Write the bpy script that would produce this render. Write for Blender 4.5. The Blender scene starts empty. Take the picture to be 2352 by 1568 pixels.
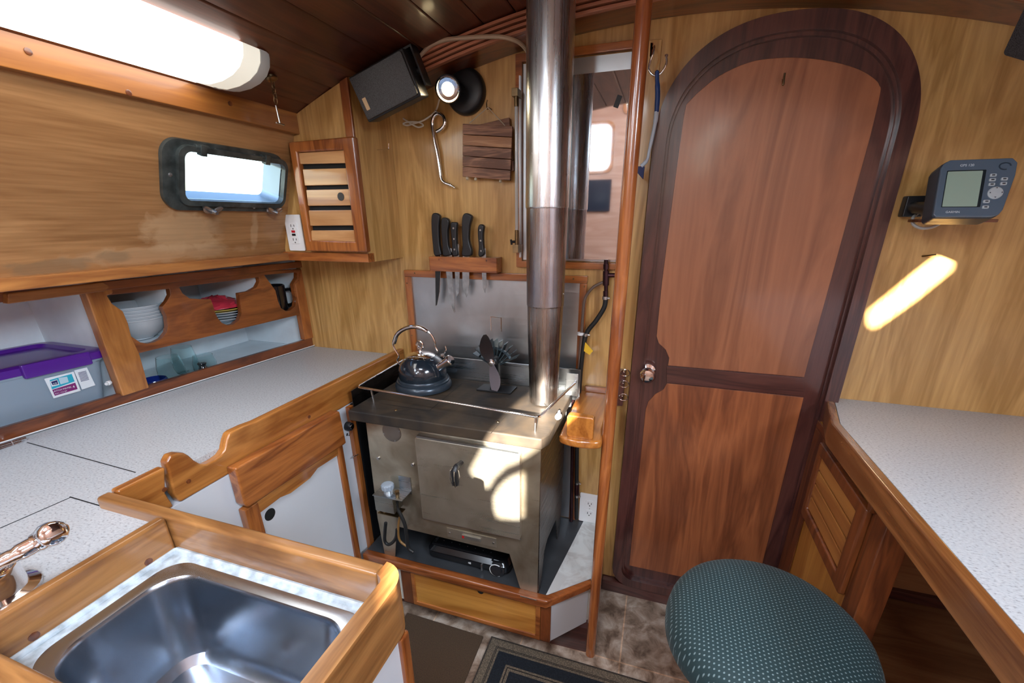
import bpy, bmesh, math, random
from math import sin, cos, pi, radians
from mathutils import Vector, Matrix
from mathutils.geometry import tessellate_polygon
random.seed(7)
S = bpy.context.scene
COL = S.collection

# ------------------------------------------------------------ camera
RW = [[0.9505395, 0.310566, -0.0048409], [-0.1063264, 0.3399946, 0.9343973], [0.2918379, -0.8876668, 0.3561997]]
CXP, CYP, FPX, H = 1185.0, 882.0, 995.0, 1.24
cd = bpy.data.cameras.new('camera'); cam = bpy.data.objects.new('camera', cd); COL.objects.link(cam)
cam.matrix_world = Matrix.Translation((0, 0, H)) @ Matrix([[RW[j][i] for j in range(3)] for i in range(3)]).to_4x4()
cd.sensor_width = 36; cd.lens = FPX / 2352 * 36
cd.shift_x = (1176 - CXP) / 2352; cd.shift_y = (CYP - 784) / 2352
cd.clip_start = 0.02
S.camera = cam
S.view_settings.view_transform = 'Standard'; S.view_settings.look = 'None'
S.view_settings.gamma = 1; S.view_settings.use_curve_mapping = False
S.view_settings.exposure = 0.12

# ------------------------------------------------------------ light: sky, sun, lamps standing in for daylight at the pilothouse openings
w = bpy.data.worlds.new('sky'); S.world = w; w.use_nodes = True
wn = w.node_tree.nodes; bg = wn['Background']
sky = wn.new('ShaderNodeTexSky'); sky.sky_type = 'NISHITA'; sky.sun_disc = False
sky.sun_elevation = radians(35); sky.sun_rotation = radians(180); sky.air_density = 1.2
w.node_tree.links.new(sky.outputs[0], bg.inputs[0]); bg.inputs[1].default_value = 0.55
SUN = Vector((-0.20, 1.0, -0.40)).normalized()
sl = bpy.data.lights.new('sun', 'SUN'); so = bpy.data.objects.new('sun', sl); COL.objects.link(so)
sl.energy = 80; sl.angle = radians(0.5); sl.color = (1.0, 0.94, 0.82)
so.rotation_euler = SUN.to_track_quat('-Z', 'Y').to_euler(); so.location = (0, -3, 4)
def area(name, loc, look, sx, sy, e, col):
    l = bpy.data.lights.new(name, 'AREA'); o = bpy.data.objects.new(name, l); COL.objects.link(o)
    l.shape = 'RECTANGLE'; l.size = sx; l.size_y = sy; l.energy = e; l.color = col
    o.location = loc; o.rotation_euler = (Vector(look) - Vector(loc)).to_track_quat('-Z', 'Y').to_euler()
    return o
# (area lamps added at the pilothouse openings behind the camera, standing in for daylight)
area('daylight_aft_window_port', (-0.65, -1.86, 1.81), (-0.65, 0, 1.4), 0.26, 0.34, 10, (0.80, 0.90, 1.0))
area('pipe_highlight_lamp', (-0.30, -1.86, 2.24), (-0.28, 0, 1.7), 0.20, 0.30, 9, (0.85, 0.93, 1.0))  # added lamp that puts a highlight on the stove pipe
area('daylight_side_window_port', (-1.06, -0.60, 1.95), (0, -0.35, 1.2), 0.86, 0.46, 17, (0.74, 0.87, 1.0))
area('daylight_side_window_starboard', (1.45, -0.575, 1.975), (0, -0.35, 1.2), 0.9, 0.5, 50, (0.74, 0.87, 1.0))
area('daylight_roof_hatch', (0.0, -0.55, 2.62), (0.0, -0.40, 0.8), 0.6, 0.6, 36, (0.76, 0.88, 1.0))

# ------------------------------------------------------------ pixel rays of the photograph -> points on real planes
def ray(px, py):
    a, b, c = px - CXP, -(py - CYP), -FPX
    return Vector([RW[0][i] * a + RW[1][i] * b + RW[2][i] * c for i in range(3)])
OC = Vector((0, 0, H))
def Yp(px, py, Y): r = ray(px, py); return OC + r * (Y / r.y)
def Xp(px, py, X): r = ray(px, py); return OC + r * (X / r.x)
def Zp(px, py, Z): r = ray(px, py); return OC + r * ((Z - H) / r.z)
def Pl(px, py, P, N): r = ray(px, py); return OC + r * ((Vector(P) - OC).dot(N) / r.dot(N))
def xz(pts, Y): return [(p.x, p.z) for p in (Yp(a, b, Y) for a, b in pts)]
def yz(pts, X): return [(p.y, p.z) for p in (Xp(a, b, X) for a, b in pts)]
def xy(pts, Z): return [(p.x, p.y) for p in (Zp(a, b, Z) for a, b in pts)]

# ------------------------------------------------------------ materials
MATS = {}
def nmat(name):
    m = bpy.data.materials.new(name); m.use_nodes = True
    return m, m.node_tree.nodes, m.node_tree.links, m.node_tree.nodes['Principled BSDF']
def plain(name, col, rough=0.5, metal=0.0, coat=0.0, trans=0.0, emit=0, ior=1.45, alpha=1.0, ecol=None, noise=0.0, nscale=20, bump=0.0):
    if name in MATS: return MATS[name]
    m, N, L, b = nmat(name)
    b.inputs['Base Color'].default_value = (*col, 1); b.inputs['Roughness'].default_value = rough
    b.inputs['Metallic'].default_value = metal; b.inputs['Coat Weight'].default_value = coat
    b.inputs['Transmission Weight'].default_value = trans; b.inputs['IOR'].default_value = ior
    b.inputs['Alpha'].default_value = alpha
    if emit: b.inputs['Emission Color'].default_value = (*(ecol or col), 1); b.inputs['Emission Strength'].default_value = emit
    if noise or bump:
        tc = N.new('ShaderNodeTexCoord'); n = N.new('ShaderNodeTexNoise'); n.inputs['Scale'].default_value = nscale; n.inputs['Detail'].default_value = 6
        L.new(tc.outputs['Object'], n.inputs['Vector'])
        if noise:
            r = N.new('ShaderNodeValToRGB'); r.color_ramp.elements[0].position = .35; r.color_ramp.elements[1].position = .65
            r.color_ramp.elements[0].color = (*[c * (1 - noise) for c in col], 1); r.color_ramp.elements[1].color = (*[min(1, c * (1 + noise * .5)) for c in col], 1)
            L.new(n.outputs['Fac'], r.inputs['Fac']); L.new(r.outputs[0], b.inputs['Base Color'])
        if bump:
            bp = N.new('ShaderNodeBump'); bp.inputs['Strength'].default_value = bump; bp.inputs['Distance'].default_value = .002
            L.new(n.outputs['Fac'], bp.inputs['Height']); L.new(bp.outputs[0], b.inputs['Normal'])
    MATS[name] = m; return m
def wood(name, light, dark, axis='x', rough=0.3, coat=0.5, scale=1.0, streak=0.25, warp=1.2, bump=0.15, stains=None, ring=.42):
    key = name + '_' + axis
    if key in MATS: return MATS[key]
    m, N, L, b = nmat(key)
    tc = N.new('ShaderNodeTexCoord'); mp = N.new('ShaderNodeMapping')
    s = [9 * scale] * 3; s['xyz'.index(axis)] = 1.1 * scale; mp.inputs['Scale'].default_value = s
    L.new(tc.outputs['Object'], mp.inputs['Vector'])
    n1 = N.new('ShaderNodeTexNoise'); n1.inputs['Scale'].default_value = 1.0; n1.inputs['Detail'].default_value = 5; n1.inputs['Distortion'].default_value = warp
    L.new(mp.outputs[0], n1.inputs['Vector'])
    # growth rings: folded noise
    mu = N.new('ShaderNodeMath'); mu.operation = 'MULTIPLY'; mu.inputs[1].default_value = 9
    fr = N.new('ShaderNodeMath'); fr.operation = 'PINGPONG'; fr.inputs[1].default_value = 1
    L.new(n1.outputs['Fac'], mu.inputs[0]); L.new(mu.outputs[0], fr.inputs[0])
    mp2 = N.new('ShaderNodeMapping'); s2 = [170 * scale] * 3; s2['xyz'.index(axis)] = 7 * scale; mp2.inputs['Scale'].default_value = s2
    L.new(tc.outputs['Object'], mp2.inputs['Vector'])
    n2 = N.new('ShaderNodeTexNoise'); n2.inputs['Scale'].default_value = 1.0; n2.inputs['Detail'].default_value = 3
    L.new(mp2.outputs[0], n2.inputs['Vector'])
    # mix: 0.55 ring + 0.45*broad, then fine streaks
    a1 = N.new('ShaderNodeMath'); a1.operation = 'MULTIPLY'; a1.inputs[1].default_value = ring; L.new(fr.outputs[0], a1.inputs[0])
    a2 = N.new('ShaderNodeMath'); a2.operation = 'MULTIPLY_ADD'; a2.inputs[1].default_value = streak * 1.6; L.new(n2.outputs['Fac'], a2.inputs[0]); L.new(a1.outputs[0], a2.inputs[2])
    a3 = N.new('ShaderNodeMath'); a3.operation = 'MULTIPLY_ADD'; a3.inputs[1].default_value = .55; L.new(n1.outputs['Fac'], a3.inputs[0]); L.new(a2.outputs[0], a3.inputs[2])
    r = N.new('ShaderNodeValToRGB'); e = r.color_ramp.elements
    e[0].position = .36; e[1].position = .95; e[0].color = (*light, 1); e[1].color = (*dark, 1)
    L.new(a3.outputs[0], r.inputs['Fac'])
    out = r.outputs[0]
    if stains: out = stains(N, L, tc, out)
    L.new(out, b.inputs['Base Color'])
    b.inputs['Roughness'].default_value = rough; b.inputs['Coat Weight'].default_value = coat; b.inputs['Coat Roughness'].default_value = .12
    bp = N.new('ShaderNodeBump'); bp.inputs['Strength'].default_value = bump; bp.inputs['Distance'].default_value = .001
    L.new(a2.outputs[0], bp.inputs['Height']); L.new(bp.outputs[0], b.inputs['Normal'])
    MATS[key] = m; return m
def steel(name, col=(.55, .54, .52), rough=.3, axis='x', var=.25, heat=None, metal=1.0, spec=.5):
    key = name
    if key in MATS: return MATS[key]
    m, N, L, b = nmat(key)
    tc = N.new('ShaderNodeTexCoord'); mp = N.new('ShaderNodeMapping'); s = [260] * 3; s['xyz'.index(axis)] = 6; mp.inputs['Scale'].default_value = s
    L.new(tc.outputs['Object'], mp.inputs['Vector'])
    n = N.new('ShaderNodeTexNoise'); n.inputs['Scale'].default_value = 1; n.inputs['Detail'].default_value = 2; L.new(mp.outputs[0], n.inputs['Vector'])
    n2 = N.new('ShaderNodeTexNoise'); n2.inputs['Scale'].default_value = 9; n2.inputs['Detail'].default_value = 6; n2.inputs['Distortion'].default_value = .8; L.new(tc.outputs['Object'], n2.inputs['Vector'])
    r = N.new('ShaderNodeValToRGB'); r.color_ramp.elements[0].position = .3; r.color_ramp.elements[1].position = .7
    hc = heat or tuple(c * (1 - var) for c in col)
    r.color_ramp.elements[0].color = (*hc, 1); r.color_ramp.elements[1].color = (*col, 1)
    L.new(n2.outputs['Fac'], r.inputs['Fac']); L.new(r.outputs[0], b.inputs['Base Color'])
    b.inputs['Metallic'].default_value = metal; b.inputs['Specular IOR Level'].default_value = spec
    ma = N.new('ShaderNodeMath'); ma.operation = 'MULTIPLY_ADD'; ma.inputs[1].default_value = .25; ma.inputs[2].default_value = rough - .12
    L.new(n.outputs['Fac'], ma.inputs[0]); L.new(ma.outputs[0], b.inputs['Roughness'])
    bp = N.new('ShaderNodeBump'); bp.inputs['Strength'].default_value = .012; bp.inputs['Distance'].default_value = .0002
    L.new(n.outputs['Fac'], bp.inputs['Height']); L.new(bp.outputs[0], b.inputs['Normal'])
    MATS[key] = m; return m

PLY = ((.64, .385, .140), (.40, .215, .062))
PLY2 = ((.62, .34, .10), (.36, .165, .036))
TEAK = ((.44, .145, .033), (.17, .042, .009))
TEAKD = ((.22, .06, .016), (.07, .017, .006))
ply = lambda ax='z': wood('plywood_varnished', *PLY, ax, rough=.32, coat=.45, scale=.9, streak=.38, warp=2.6, ring=.34)
teak = lambda ax='x': wood('teak_varnished', *TEAK, ax, rough=.28, coat=.7, scale=1.6)
teakd = lambda ax='x': wood('teak_dark', *TEAKD, ax, rough=.3, coat=.6, scale=1.6)
honey = lambda ax='x': wood('honey_teak', (.50, .20, .045), (.24, .072, .013), ax, rough=.28, coat=.7, scale=1.5)
mahog = lambda ax='z': wood('mahogany_dark', (.105, .034, .026), (.04, .011, .010), ax, rough=.33, coat=.6, scale=1.6)
panelw = lambda ax='z': wood('mahogany_panel', (.36, .135, .062), (.16, .052, .024), ax, rough=.34, coat=.5, scale=.75, streak=.16, warp=2.2, ring=.3)
slatw = lambda ax='x': wood('pale_slats', (.66, .37, .16), (.42, .19, .065), ax, rough=.3, coat=.6)
ceilw = lambda ax='y': wood('deckhead_cedar', (.125, .032, .012), (.05, .012, .005), ax, rough=.42, coat=.25, scale=1.3)
pinkw = lambda ax='y': wood('pilothouse_planks', (.60, .40, .30), (.46, .27, .19), ax, rough=.4, coat=.3)
chrome = plain('chrome', (.8, .8, .82), .08, 1.0)
brass = plain('aged_brass', (.28, .19, .10), .35, 1.0, noise=.4)
bronze = plain('weathered_bronze', (.085, .10, .098), .42, .6, noise=.5, nscale=30, bump=.3)
blackp = plain('black_plastic', (.012, .012, .014), .38)
blackm = plain('black_metal', (.02, .021, .024), .38, .5)
whitep = plain('white_plastic', (.78, .78, .78), .35)
rubber = plain('black_rubber', (.012, .012, .012), .5)
whitelam = plain('white_laminate', (.60, .62, .66), .28, noise=.05, nscale=3)
ivory = plain('ivory_laminate', (.66, .63, .55), .35)
bolt_m = plain('bolt_steel', (.5, .5, .5), .3, 1.0)
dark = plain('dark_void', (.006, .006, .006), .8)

def laminate():
    if 'lam' in MATS: return MATS['lam']
    m, N, L, b = nmat('speckled_laminate')
    tc = N.new('ShaderNodeTexCoord'); mp = N.new('ShaderNodeMapping'); mp.inputs['Scale'].default_value = (210, 330, 250)
    L.new(tc.outputs['Object'], mp.inputs['Vector'])
    n = N.new('ShaderNodeTexNoise'); n.inputs['Scale'].default_value = 1; n.inputs['Detail'].default_value = 2; L.new(mp.outputs[0], n.inputs['Vector'])
    r = N.new('ShaderNodeValToRGB'); e = r.color_ramp.elements; e[0].position = .26; e[0].color = (.24, .23, .24, 1); e[1].position = .42; e[1].color = (.44, .45, .47, 1)
    x = e.new(.72); x.color = (.53, .54, .55, 1)
    L.new(n.outputs['Fac'], r.inputs['Fac']); L.new(r.outputs[0], b.inputs['Base Color']); b.inputs['Roughness'].default_value = .42
    MATS['lam'] = m; return m

# ------------------------------------------------------------ mesh builder
class MB:
    def __init__(s, M=None): s.v = []; s.f = []; s.M = M
    def add(s, vs, fs):
        o = len(s.v)
        for p in vs: s.v.append((s.M @ Vector(p)) if s.M else Vector(p))
        s.f += [[o + i for i in f] for f in fs]; return s
    def box(s, x0, x1, y0, y1, z0, z1):
        x0, x1 = sorted((x0, x1)); y0, y1 = sorted((y0, y1)); z0, z1 = sorted((z0, z1))
        return s.add([(x0, y0, z0), (x1, y0, z0), (x1, y1, z0), (x0, y1, z0), (x0, y0, z1), (x1, y0, z1), (x1, y1, z1), (x0, y1, z1)],
                     [(0, 3, 2, 1), (4, 5, 6, 7), (0, 1, 5, 4), (1, 2, 6, 5), (2, 3, 7, 6), (3, 0, 4, 7)])
    def prism(s, poly, a, b, ax='z', holes=()):
        f3 = {'z': lambda u, v, t: (u, v, t), 'y': lambda u, v, t: (u, t, v), 'x': lambda u, v, t: (t, u, v)}[ax]
        loops = [list(poly)] + [list(h) for h in holes]
        flat = [p for l in loops for p in l]; n = len(flat)
        if holes: tr = [list(t) for t in tessellate_polygon([[Vector((p[0], p[1], 0)) for p in l] for l in loops])]
        else: tr = [list(range(n))]
        vs = [f3(p[0], p[1], a) for p in flat] + [f3(p[0], p[1], b) for p in flat]
        fs = [t[::-1] for t in tr] + [[i + n for i in t] for t in tr]
        k = 0
        for l in loops:
            m = len(l)
            for i in range(m): j = (i + 1) % m; fs.append([k + i, k + j, k + j + n, k + i + n])
            k += m
        return s.add(vs, fs)
    def quad(s, a, b, c, d, t):
        a, b, c, d = map(Vector, (a, b, c, d)); n = (b - a).cross(d - a).normalized() * t
        return s.add([a, b, c, d, a + n, b + n, c + n, d + n], [(0, 1, 2, 3), (7, 6, 5, 4), (0, 4, 5, 1), (1, 5, 6, 2), (2, 6, 7, 3), (3, 7, 4, 0)])
    def tube(s, path, r, n=10, closed=False, flat=1.0):
        P = [Vector(p) for p in path]; m = len(P); rs = r if isinstance(r, (list, tuple)) else [r] * m
        vs = []; fs = []; up = None
        for i, p in enumerate(P):
            if closed: t = (P[(i + 1) % m] - P[i - 1])
            else: t = P[min(i + 1, m - 1)] - P[max(i - 1, 0)]
            t.normalize()
            if up is None: up = t.orthogonal().normalized() if abs(t.z) > .9 else (Vector((0, 0, 1)) - t * t.z).normalized()
            else: up = (up - t * up.dot(t)).normalized()
            sd = t.cross(up)
            for k in range(n): a = 2 * pi * k / n; vs.append(p + (sd * cos(a) * flat + up * sin(a)) * rs[i])
        for i in range(m if closed else m - 1):
            j = (i + 1) % m
            for k in range(n): q = (k + 1) % n; fs.append([i * n + k, i * n + q, j * n + q, j * n + k])
        if not closed: fs += [list(range(n))[::-1], [(m - 1) * n + k for k in range(n)]]
        return s.add(vs, fs)
    def lathe(s, prof, c=(0, 0, 0), n=32, axis=(0, 0, 1)):
        c = Vector(c); q = Vector((0, 0, 1)).rotation_difference(Vector(axis)).to_matrix(); vs = []; fs = []; m = len(prof)
        for r, z in prof:
            for k in range(n): a = 2 * pi * k / n; vs.append(c + q @ Vector((max(r, 1e-5) * cos(a), max(r, 1e-5) * sin(a), z)))
        for i in range(m - 1):
            for k in range(n): j = (k + 1) % n; fs.append([i * n + k, i * n + j, (i + 1) * n + j, (i + 1) * n + k])
        fs += [list(range(n))[::-1], [(m - 1) * n + k for k in range(n)]]
        return s.add(vs, fs)
    def loft(s, rings, cap=True):
        n = len(rings[0]); vs = [p for r in rings for p in r]; fs = []
        for i in range(len(rings) - 1):
            for k in range(n): j = (k + 1) % n; fs.append([i * n + k, i * n + j, (i + 1) * n + j, (i + 1) * n + k])
        if cap: fs += [list(range(n))[::-1], [(len(rings) - 1) * n + k for k in range(n)]]
        return s.add(vs, fs)
def rrect(x0, x1, y0, y1, r, n=6):
    out = []
    for cx, cy, a0 in ((x1 - r, y1 - r, 0), (x0 + r, y1 - r, 90), (x0 + r, y0 + r, 180), (x1 - r, y0 + r, 270)):
        for k in range(n + 1): a = radians(a0 + 90 * k / n); out.append((cx + r * cos(a), cy + r * sin(a)))
    return out
def arc(cx, cy, rx, ry, a0, a1, n=12):
    return [(cx + rx * cos(radians(a0 + (a1 - a0) * k / n)), cy + ry * sin(radians(a0 + (a1 - a0) * k / n))) for k in range(n + 1)]
def smooth_path(pts, n=6, closed=False):
    P = [Vector(p) for p in pts]; out = []; m = len(P)
    for i in range(m if closed else m - 1):
        if closed: a, b, c, d = P[i - 1], P[i], P[(i + 1) % m], P[(i + 2) % m]
        else: a, b, c, d = P[max(i - 1, 0)], P[i], P[i + 1], P[min(i + 2, m - 1)]
        for k in range(n):
            t = k / n; out.append(.5 * ((2 * b) + (c - a) * t + (2 * a - 5 * b + 4 * c - d) * t * t + (3 * b - a - 3 * c + d) * t ** 3))
    if not closed: out.append(P[-1])
    return out
def sm2(pts, n=5, closed=True): return [(p.x, p.y) for p in smooth_path([(a, b, 0) for a, b in pts], n, closed)]
def link(o): COL.objects.link(o); return o
def obj(name, mb, mat, parent=None, bev=0.0, seg=2, angle=32, origin=None, label=None):
    me = bpy.data.meshes.new(name)
    vs = mb.v
    if origin is None:
        if parent is not None: origin = parent.get('_o') and Vector(parent['_o']) or Vector((0, 0, 0))
        else:
            origin = Vector(((min(v.x for v in vs) + max(v.x for v in vs)) / 2, (min(v.y for v in vs) + max(v.y for v in vs)) / 2, min(v.z for v in vs)))
    origin = Vector(origin)
    me.from_pydata([v - origin for v in vs], [], mb.f); me.update()
    bm = bmesh.new(); bm.from_mesh(me); bmesh.ops.recalc_face_normals(bm, faces=bm.faces[:])
    if bev:
        es = [e for e in bm.edges if len(e.link_faces) == 2 and e.calc_face_angle(0) > radians(angle)]
        bmesh.ops.bevel(bm, geom=es, offset=bev, segments=seg, profile=.5, affect='EDGES', clamp_overlap=True)
    for f in bm.faces: f.smooth = True
    for e in bm.edges: e.smooth = not (len(e.link_faces) != 2 or e.calc_face_angle(0) > radians(38))
    bm.to_mesh(me); bm.free()
    me.materials.append(mat)
    o = bpy.data.objects.new(name, me); link(o); o['_o'] = list(origin)
    if parent is not None:
        o.parent = parent; po = Vector(parent['_o']); o.location = origin - po
        o['_o'] = list(origin)
    else: o.location = origin
    md = o.modifiers.new('wn', 'WEIGHTED_NORMAL'); md.keep_sharp = True
    if label: o['label'] = label
    return o
def tag(o, label, cat, group=None, kind=None):
    o['label'] = label; o['category'] = cat
    if group: o['group'] = group
    if kind: o['kind'] = kind
    return o
def thing(name, label, cat, loc, group=None):
    o = bpy.data.objects.new(name, None); link(o); o.location = loc; o['_o'] = list(loc); o.empty_display_size = .05
    return tag(o, label, cat, group)
def struct(name, mb, mat, parent=None, label=None, **k):
    o = obj(name, mb, mat, parent, **k)
    if parent is None: o['kind'] = 'structure'
    if label: o['label'] = label
    return o
def copy_tree(o, loc, label=None, group=None):
    c = o.copy(); link(c); c.location = loc
    if label: c['label'] = label
    if group: c['group'] = group
    def rec(a, b):
        for ch in a.children:
            d = ch.copy(); link(d); d.parent = b; rec(ch, d)
    rec(o, c); return c
def text(name, s, size, mat, parent, M, ext=.0006, align='CENTER'):
    cu = bpy.data.curves.new('t', 'FONT'); cu.body = s; cu.size = size; cu.extrude = ext; cu.align_x = align; cu.align_y = 'CENTER'
    t = bpy.data.objects.new('t', cu); link(t); dg = bpy.context.evaluated_depsgraph_get()
    me = bpy.data.meshes.new_from_object(t.evaluated_get(dg)); bpy.data.objects.remove(t)
    po = Vector(parent['_o']); me.transform(Matrix.Translation(-po) @ M)
    me.materials.clear(); me.materials.append(mat)
    o = bpy.data.objects.new(name, me); link(o); o.parent = parent; o['_o'] = list(po); return o
def frameM(o, U, V):
    U = Vector(U).normalized(); V = Vector(V); V = (V - U * V.dot(U)).normalized(); N = U.cross(V)
    M = Matrix((U, V, N)).transposed().to_4x4(); M.translation = Vector(o); return M
FACE_Y = lambda x, y, z: frameM((x, y, z), (1, 0, 0), (0, 0, 1))   # local x right, local y up, local z towards the camera (-Y)

# ============================================================ THE SETTING
ZC = lambda x: 1.702 - .228 * (x + .03) ** 2          # underside of the low deckhead
ZB = lambda x: 1.661 - .225 * (x + .03) ** 2          # underside of the laminated beam
BH = 1.25
# floor with square vinyl tiles
def tiles():
    m, N, L, b = nmat('stone_look_tiles')
    tc = N.new('ShaderNodeTexCoord'); mp = N.new('ShaderNodeMapping'); p = Zp(1424, 1515, 0)
    L.new(tc.outputs['Object'], mp.inputs['Vector'])
    mp.inputs['Location'].default_value = (-p.x + .30 * 8, -p.y + .30 * 10 + .008, 0)
    br = N.new('ShaderNodeTexBrick'); br.offset = 0; br.squash = 1; br.inputs['Scale'].default_value = 1
    br.inputs['Brick Width'].default_value = .30; br.inputs['Row Height'].default_value = .30; br.inputs['Mortar Size'].default_value = .0022
    br.inputs['Color1'].default_value = (1, 1, 1, 1); br.inputs['Color2'].default_value = (.72, .72, .72, 1); br.inputs['Mortar'].default_value = (1.25, 1.1, .95, 1)
    L.new(mp.outputs[0], br.inputs['Vector'])
    n = N.new('ShaderNodeTexNoise'); n.inputs['Scale'].default_value = 17; n.inputs['Detail'].default_value = 10; n.inputs['Roughness'].default_value = .62; n.inputs['Distortion'].default_value = .5; L.new(tc.outputs['Object'], n.inputs['Vector'])
    r = N.new('ShaderNodeValToRGB'); e = r.color_ramp.elements; e[0].position = .36; e[0].color = (.17, .105, .07, 1); e[1].position = .66; e[1].color = (.70, .58, .48, 1)
    x = e.new(.5); x.color = (.42, .30, .22, 1)
    L.new(n.outputs['Fac'], r.inputs['Fac'])
    mx = N.new('ShaderNodeMix'); mx.data_type = 'RGBA'; mx.blend_type = 'MULTIPLY'; mx.inputs[0].default_value = 1
    L.new(r.outputs[0], mx.inputs[6]); L.new(br.outputs[0], mx.inputs[7]); L.new(mx.outputs[2], b.inputs['Base Color'])
    b.inputs['Roughness'].default_value = .45
    return m
struct('floor', MB().box(-1.66, 1.40, -1.9, 1.28, -.03, 0), tiles(), origin=(0, 0, 0))
struct('wall_forward', MB().prism([(-1.66, 0), (1.40, 0), (1.40, 1.80), (-.975, 1.80), (-.975, 1.47), (-1.09, 1.148), (-1.66, 1.148)], BH, BH + .03, 'y'), ply('z'), origin=(0, 0, 0))
# low deckhead, planked fore and aft
mb = MB(); xs = -1.0; pw = .078
while xs < 1.38:
    a, b2 = xs + .0012, min(xs + pw, 1.38) - .0012
    mb.prism([(a, ZC(a) + .03), (a, ZC(a) + .003), (a + .003, ZC(a)), (b2 - .003, ZC(b2)), (b2, ZC(b2) + .003), (b2, ZC(b2) + .03)], .28, 1.25, 'y')
    xs += pw
n = 20; cx = [-1.0 + 2.38 * i / n for i in range(n + 1)]
mb.prism([(x, ZC(x) + .006) for x in cx] + [(x, ZC(x) + .05) for x in cx[::-1]], .28, 1.25, 'y')
struct('ceiling', mb, ceilw('y'), origin=(0, 0, 0))
# laminated deck beam across the bulkhead
bx = [-.80 + 2.1 * i / 40 for i in range(41)]
base = [(x, ZB(x)) for x in bx]
beam = struct('trim_1', MB().prism([(x, ZB(x)) for x in bx] + [(x, ZB(x) + .06) for x in bx[::-1]], 1.162, 1.2495, 'y'), teakd('x'), origin=(0, 1.2, 1.6))
for i in range(4):
    z0 = .0 + i * .0102
    mb = MB(); mb.prism([(x, ZB(x) + z0 + .0005) for x in bx] + [(x, ZB(x) + z0 + .0068) for x in bx[::-1]], 1.150 - .002 * i, 1.164, 'y')
    obj('lamination', mb, wood('lamination_pale', (.50, .20, .11), (.34, .12, .06), 'x', rough=.45, coat=.2), beam, bev=.0012)
# port cabin side (leans in towards the deckhead) with the porthole
LA, LB = Vector((-.98, 0, 1.458)), Vector((-1.087, 0, 1.158))
LV = (LA - LB).normalized(); LN = Vector((0, 1, 0)).cross(LV).normalized()
if LN.x < 0: LN = -LN
LWM = frameM(LB, (0, 1, 0), LV)            # local x = along the boat, y = up the panel, z = U x V
LSG = 1 if (LWM.to_3x3() @ Vector((0, 0, 1))).x > 0 else -1   # sign of local z pointing into the cabin
LWI = LWM.inverted()
def lw(px, py): q = LWI @ Pl(px, py, LB, LN); return (q.x, q.y)
c4 = [lw(352, 296), lw(642, 362), lw(642, 484), lw(376, 478)]
py0, py1 = .705, .985
pz0, pz1 = sum(q[1] for q in c4[2:]) / 2, sum(q[1] for q in c4[:2]) / 2
PX0, PX1 = (c4[0][0] + c4[3][0]) / 2, (c4[1][0] + c4[2][0]) / 2
def stains(N, L, tc, out):
    n = N.new('ShaderNodeTexNoise'); n.inputs['Scale'].default_value = 26; n.inputs['Detail'].default_value = 9; n.inputs['Distortion'].default_value = .6
    mp = N.new('ShaderNodeMapping'); mp.inputs['Scale'].default_value = (1, .8, 1.6); L.new(tc.outputs['Object'], mp.inputs['Vector']); L.new(mp.outputs[0], n.inputs['Vector'])
    def patch(cy, cz, ry, rz, amount, colr, src, lo=.35):
        sp = N.new('ShaderNodeMapping'); sp.vector_type = 'TEXTURE'; sp.inputs['Location'].default_value = (-1.05, cy, cz); sp.inputs['Scale'].default_value = (1, ry, rz)
        L.new(tc.outputs['Object'], sp.inputs['Vector'])
        g = N.new('ShaderNodeVectorMath'); g.operation = 'LENGTH'; L.new(sp.outputs[0], g.inputs[0])
        s1 = N.new('ShaderNodeMath'); s1.operation = 'MULTIPLY_ADD'; s1.inputs[1].default_value = -1; s1.inputs[2].default_value = 1; L.new(g.outputs['Value'], s1.inputs[0])
        s2 = N.new('ShaderNodeMath'); s2.operation = 'ADD'; L.new(s1.outputs[0], s2.inputs[0]); L.new(n.outputs['Fac'], s2.inputs[1])
        rr = N.new('ShaderNodeMapRange'); rr.inputs[1].default_value = .78; rr.inputs[2].default_value = 1.02; rr.inputs[4].default_value = amount; L.new(s2.outputs[0], rr.inputs[0])
        mx = N.new('ShaderNodeMix'); mx.data_type = 'RGBA'; L.new(rr.outputs[0], mx.inputs[0]); L.new(src, mx.inputs[6]); mx.inputs[7].default_value = (*colr, 1); return mx.outputs[2]
    o = patch(.78, 1.215, .15, .07, .42, (.60, .40, .22), out)
    o = patch(.72, 1.17, .30, .030, .35, (.55, .38, .22), o)
    o = patch(.52, 1.162, .12, .022, .55, (.17, .12, .07), o)
    o = patch(.63, 1.170, .05, .018, .5, (.20, .14, .08), o)
    o = patch(.86, 1.225, .05, .03, .3, (.22, .12, .06), o)
    return patch(.97, 1.21, .02, .07, .3, (.60, .42, .24), o)
lwm = wood('cabin_side_ply', (.46, .235, .092), (.24, .105, .034), 'y', rough=.45, coat=.15, scale=1.1, streak=.4, warp=1.0, stains=stains, ring=.2)
t = .018
gx0, gx1, gy0, gy1 = lw(404, 338)[0] - .004, lw(642, 375)[0] + .002, lw(415, 458)[1], lw(404, 338)[1]
gc = [lw(404, 338), lw(641, 374), lw(640, 462), lw(416, 455)]
gx0 = (gc[0][0] + gc[3][0]) / 2; gx1 = (gc[1][0] + gc[2][0]) / 2; gy1 = (gc[0][1] + gc[1][1]) / 2; gy0 = (gc[2][1] + gc[3][1]) / 2
hole = rrect(gx0 - .004, gx1 + .004, gy0 - .004, gy1 + .004, .018)
mb = MB(LWM).prism([(-1.9, -.02), (1.25, -.02), (1.25, .40), (-1.9, .40)], 0, -t * LSG, 'z', holes=[hole])
struct('wall_left', mb, lwm, origin=(0, 0, 0))
def ringM(outer, inner, a, b2): return MB(LWM).prism(outer, a * LSG, b2 * LSG, 'z', holes=[inner])
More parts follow.
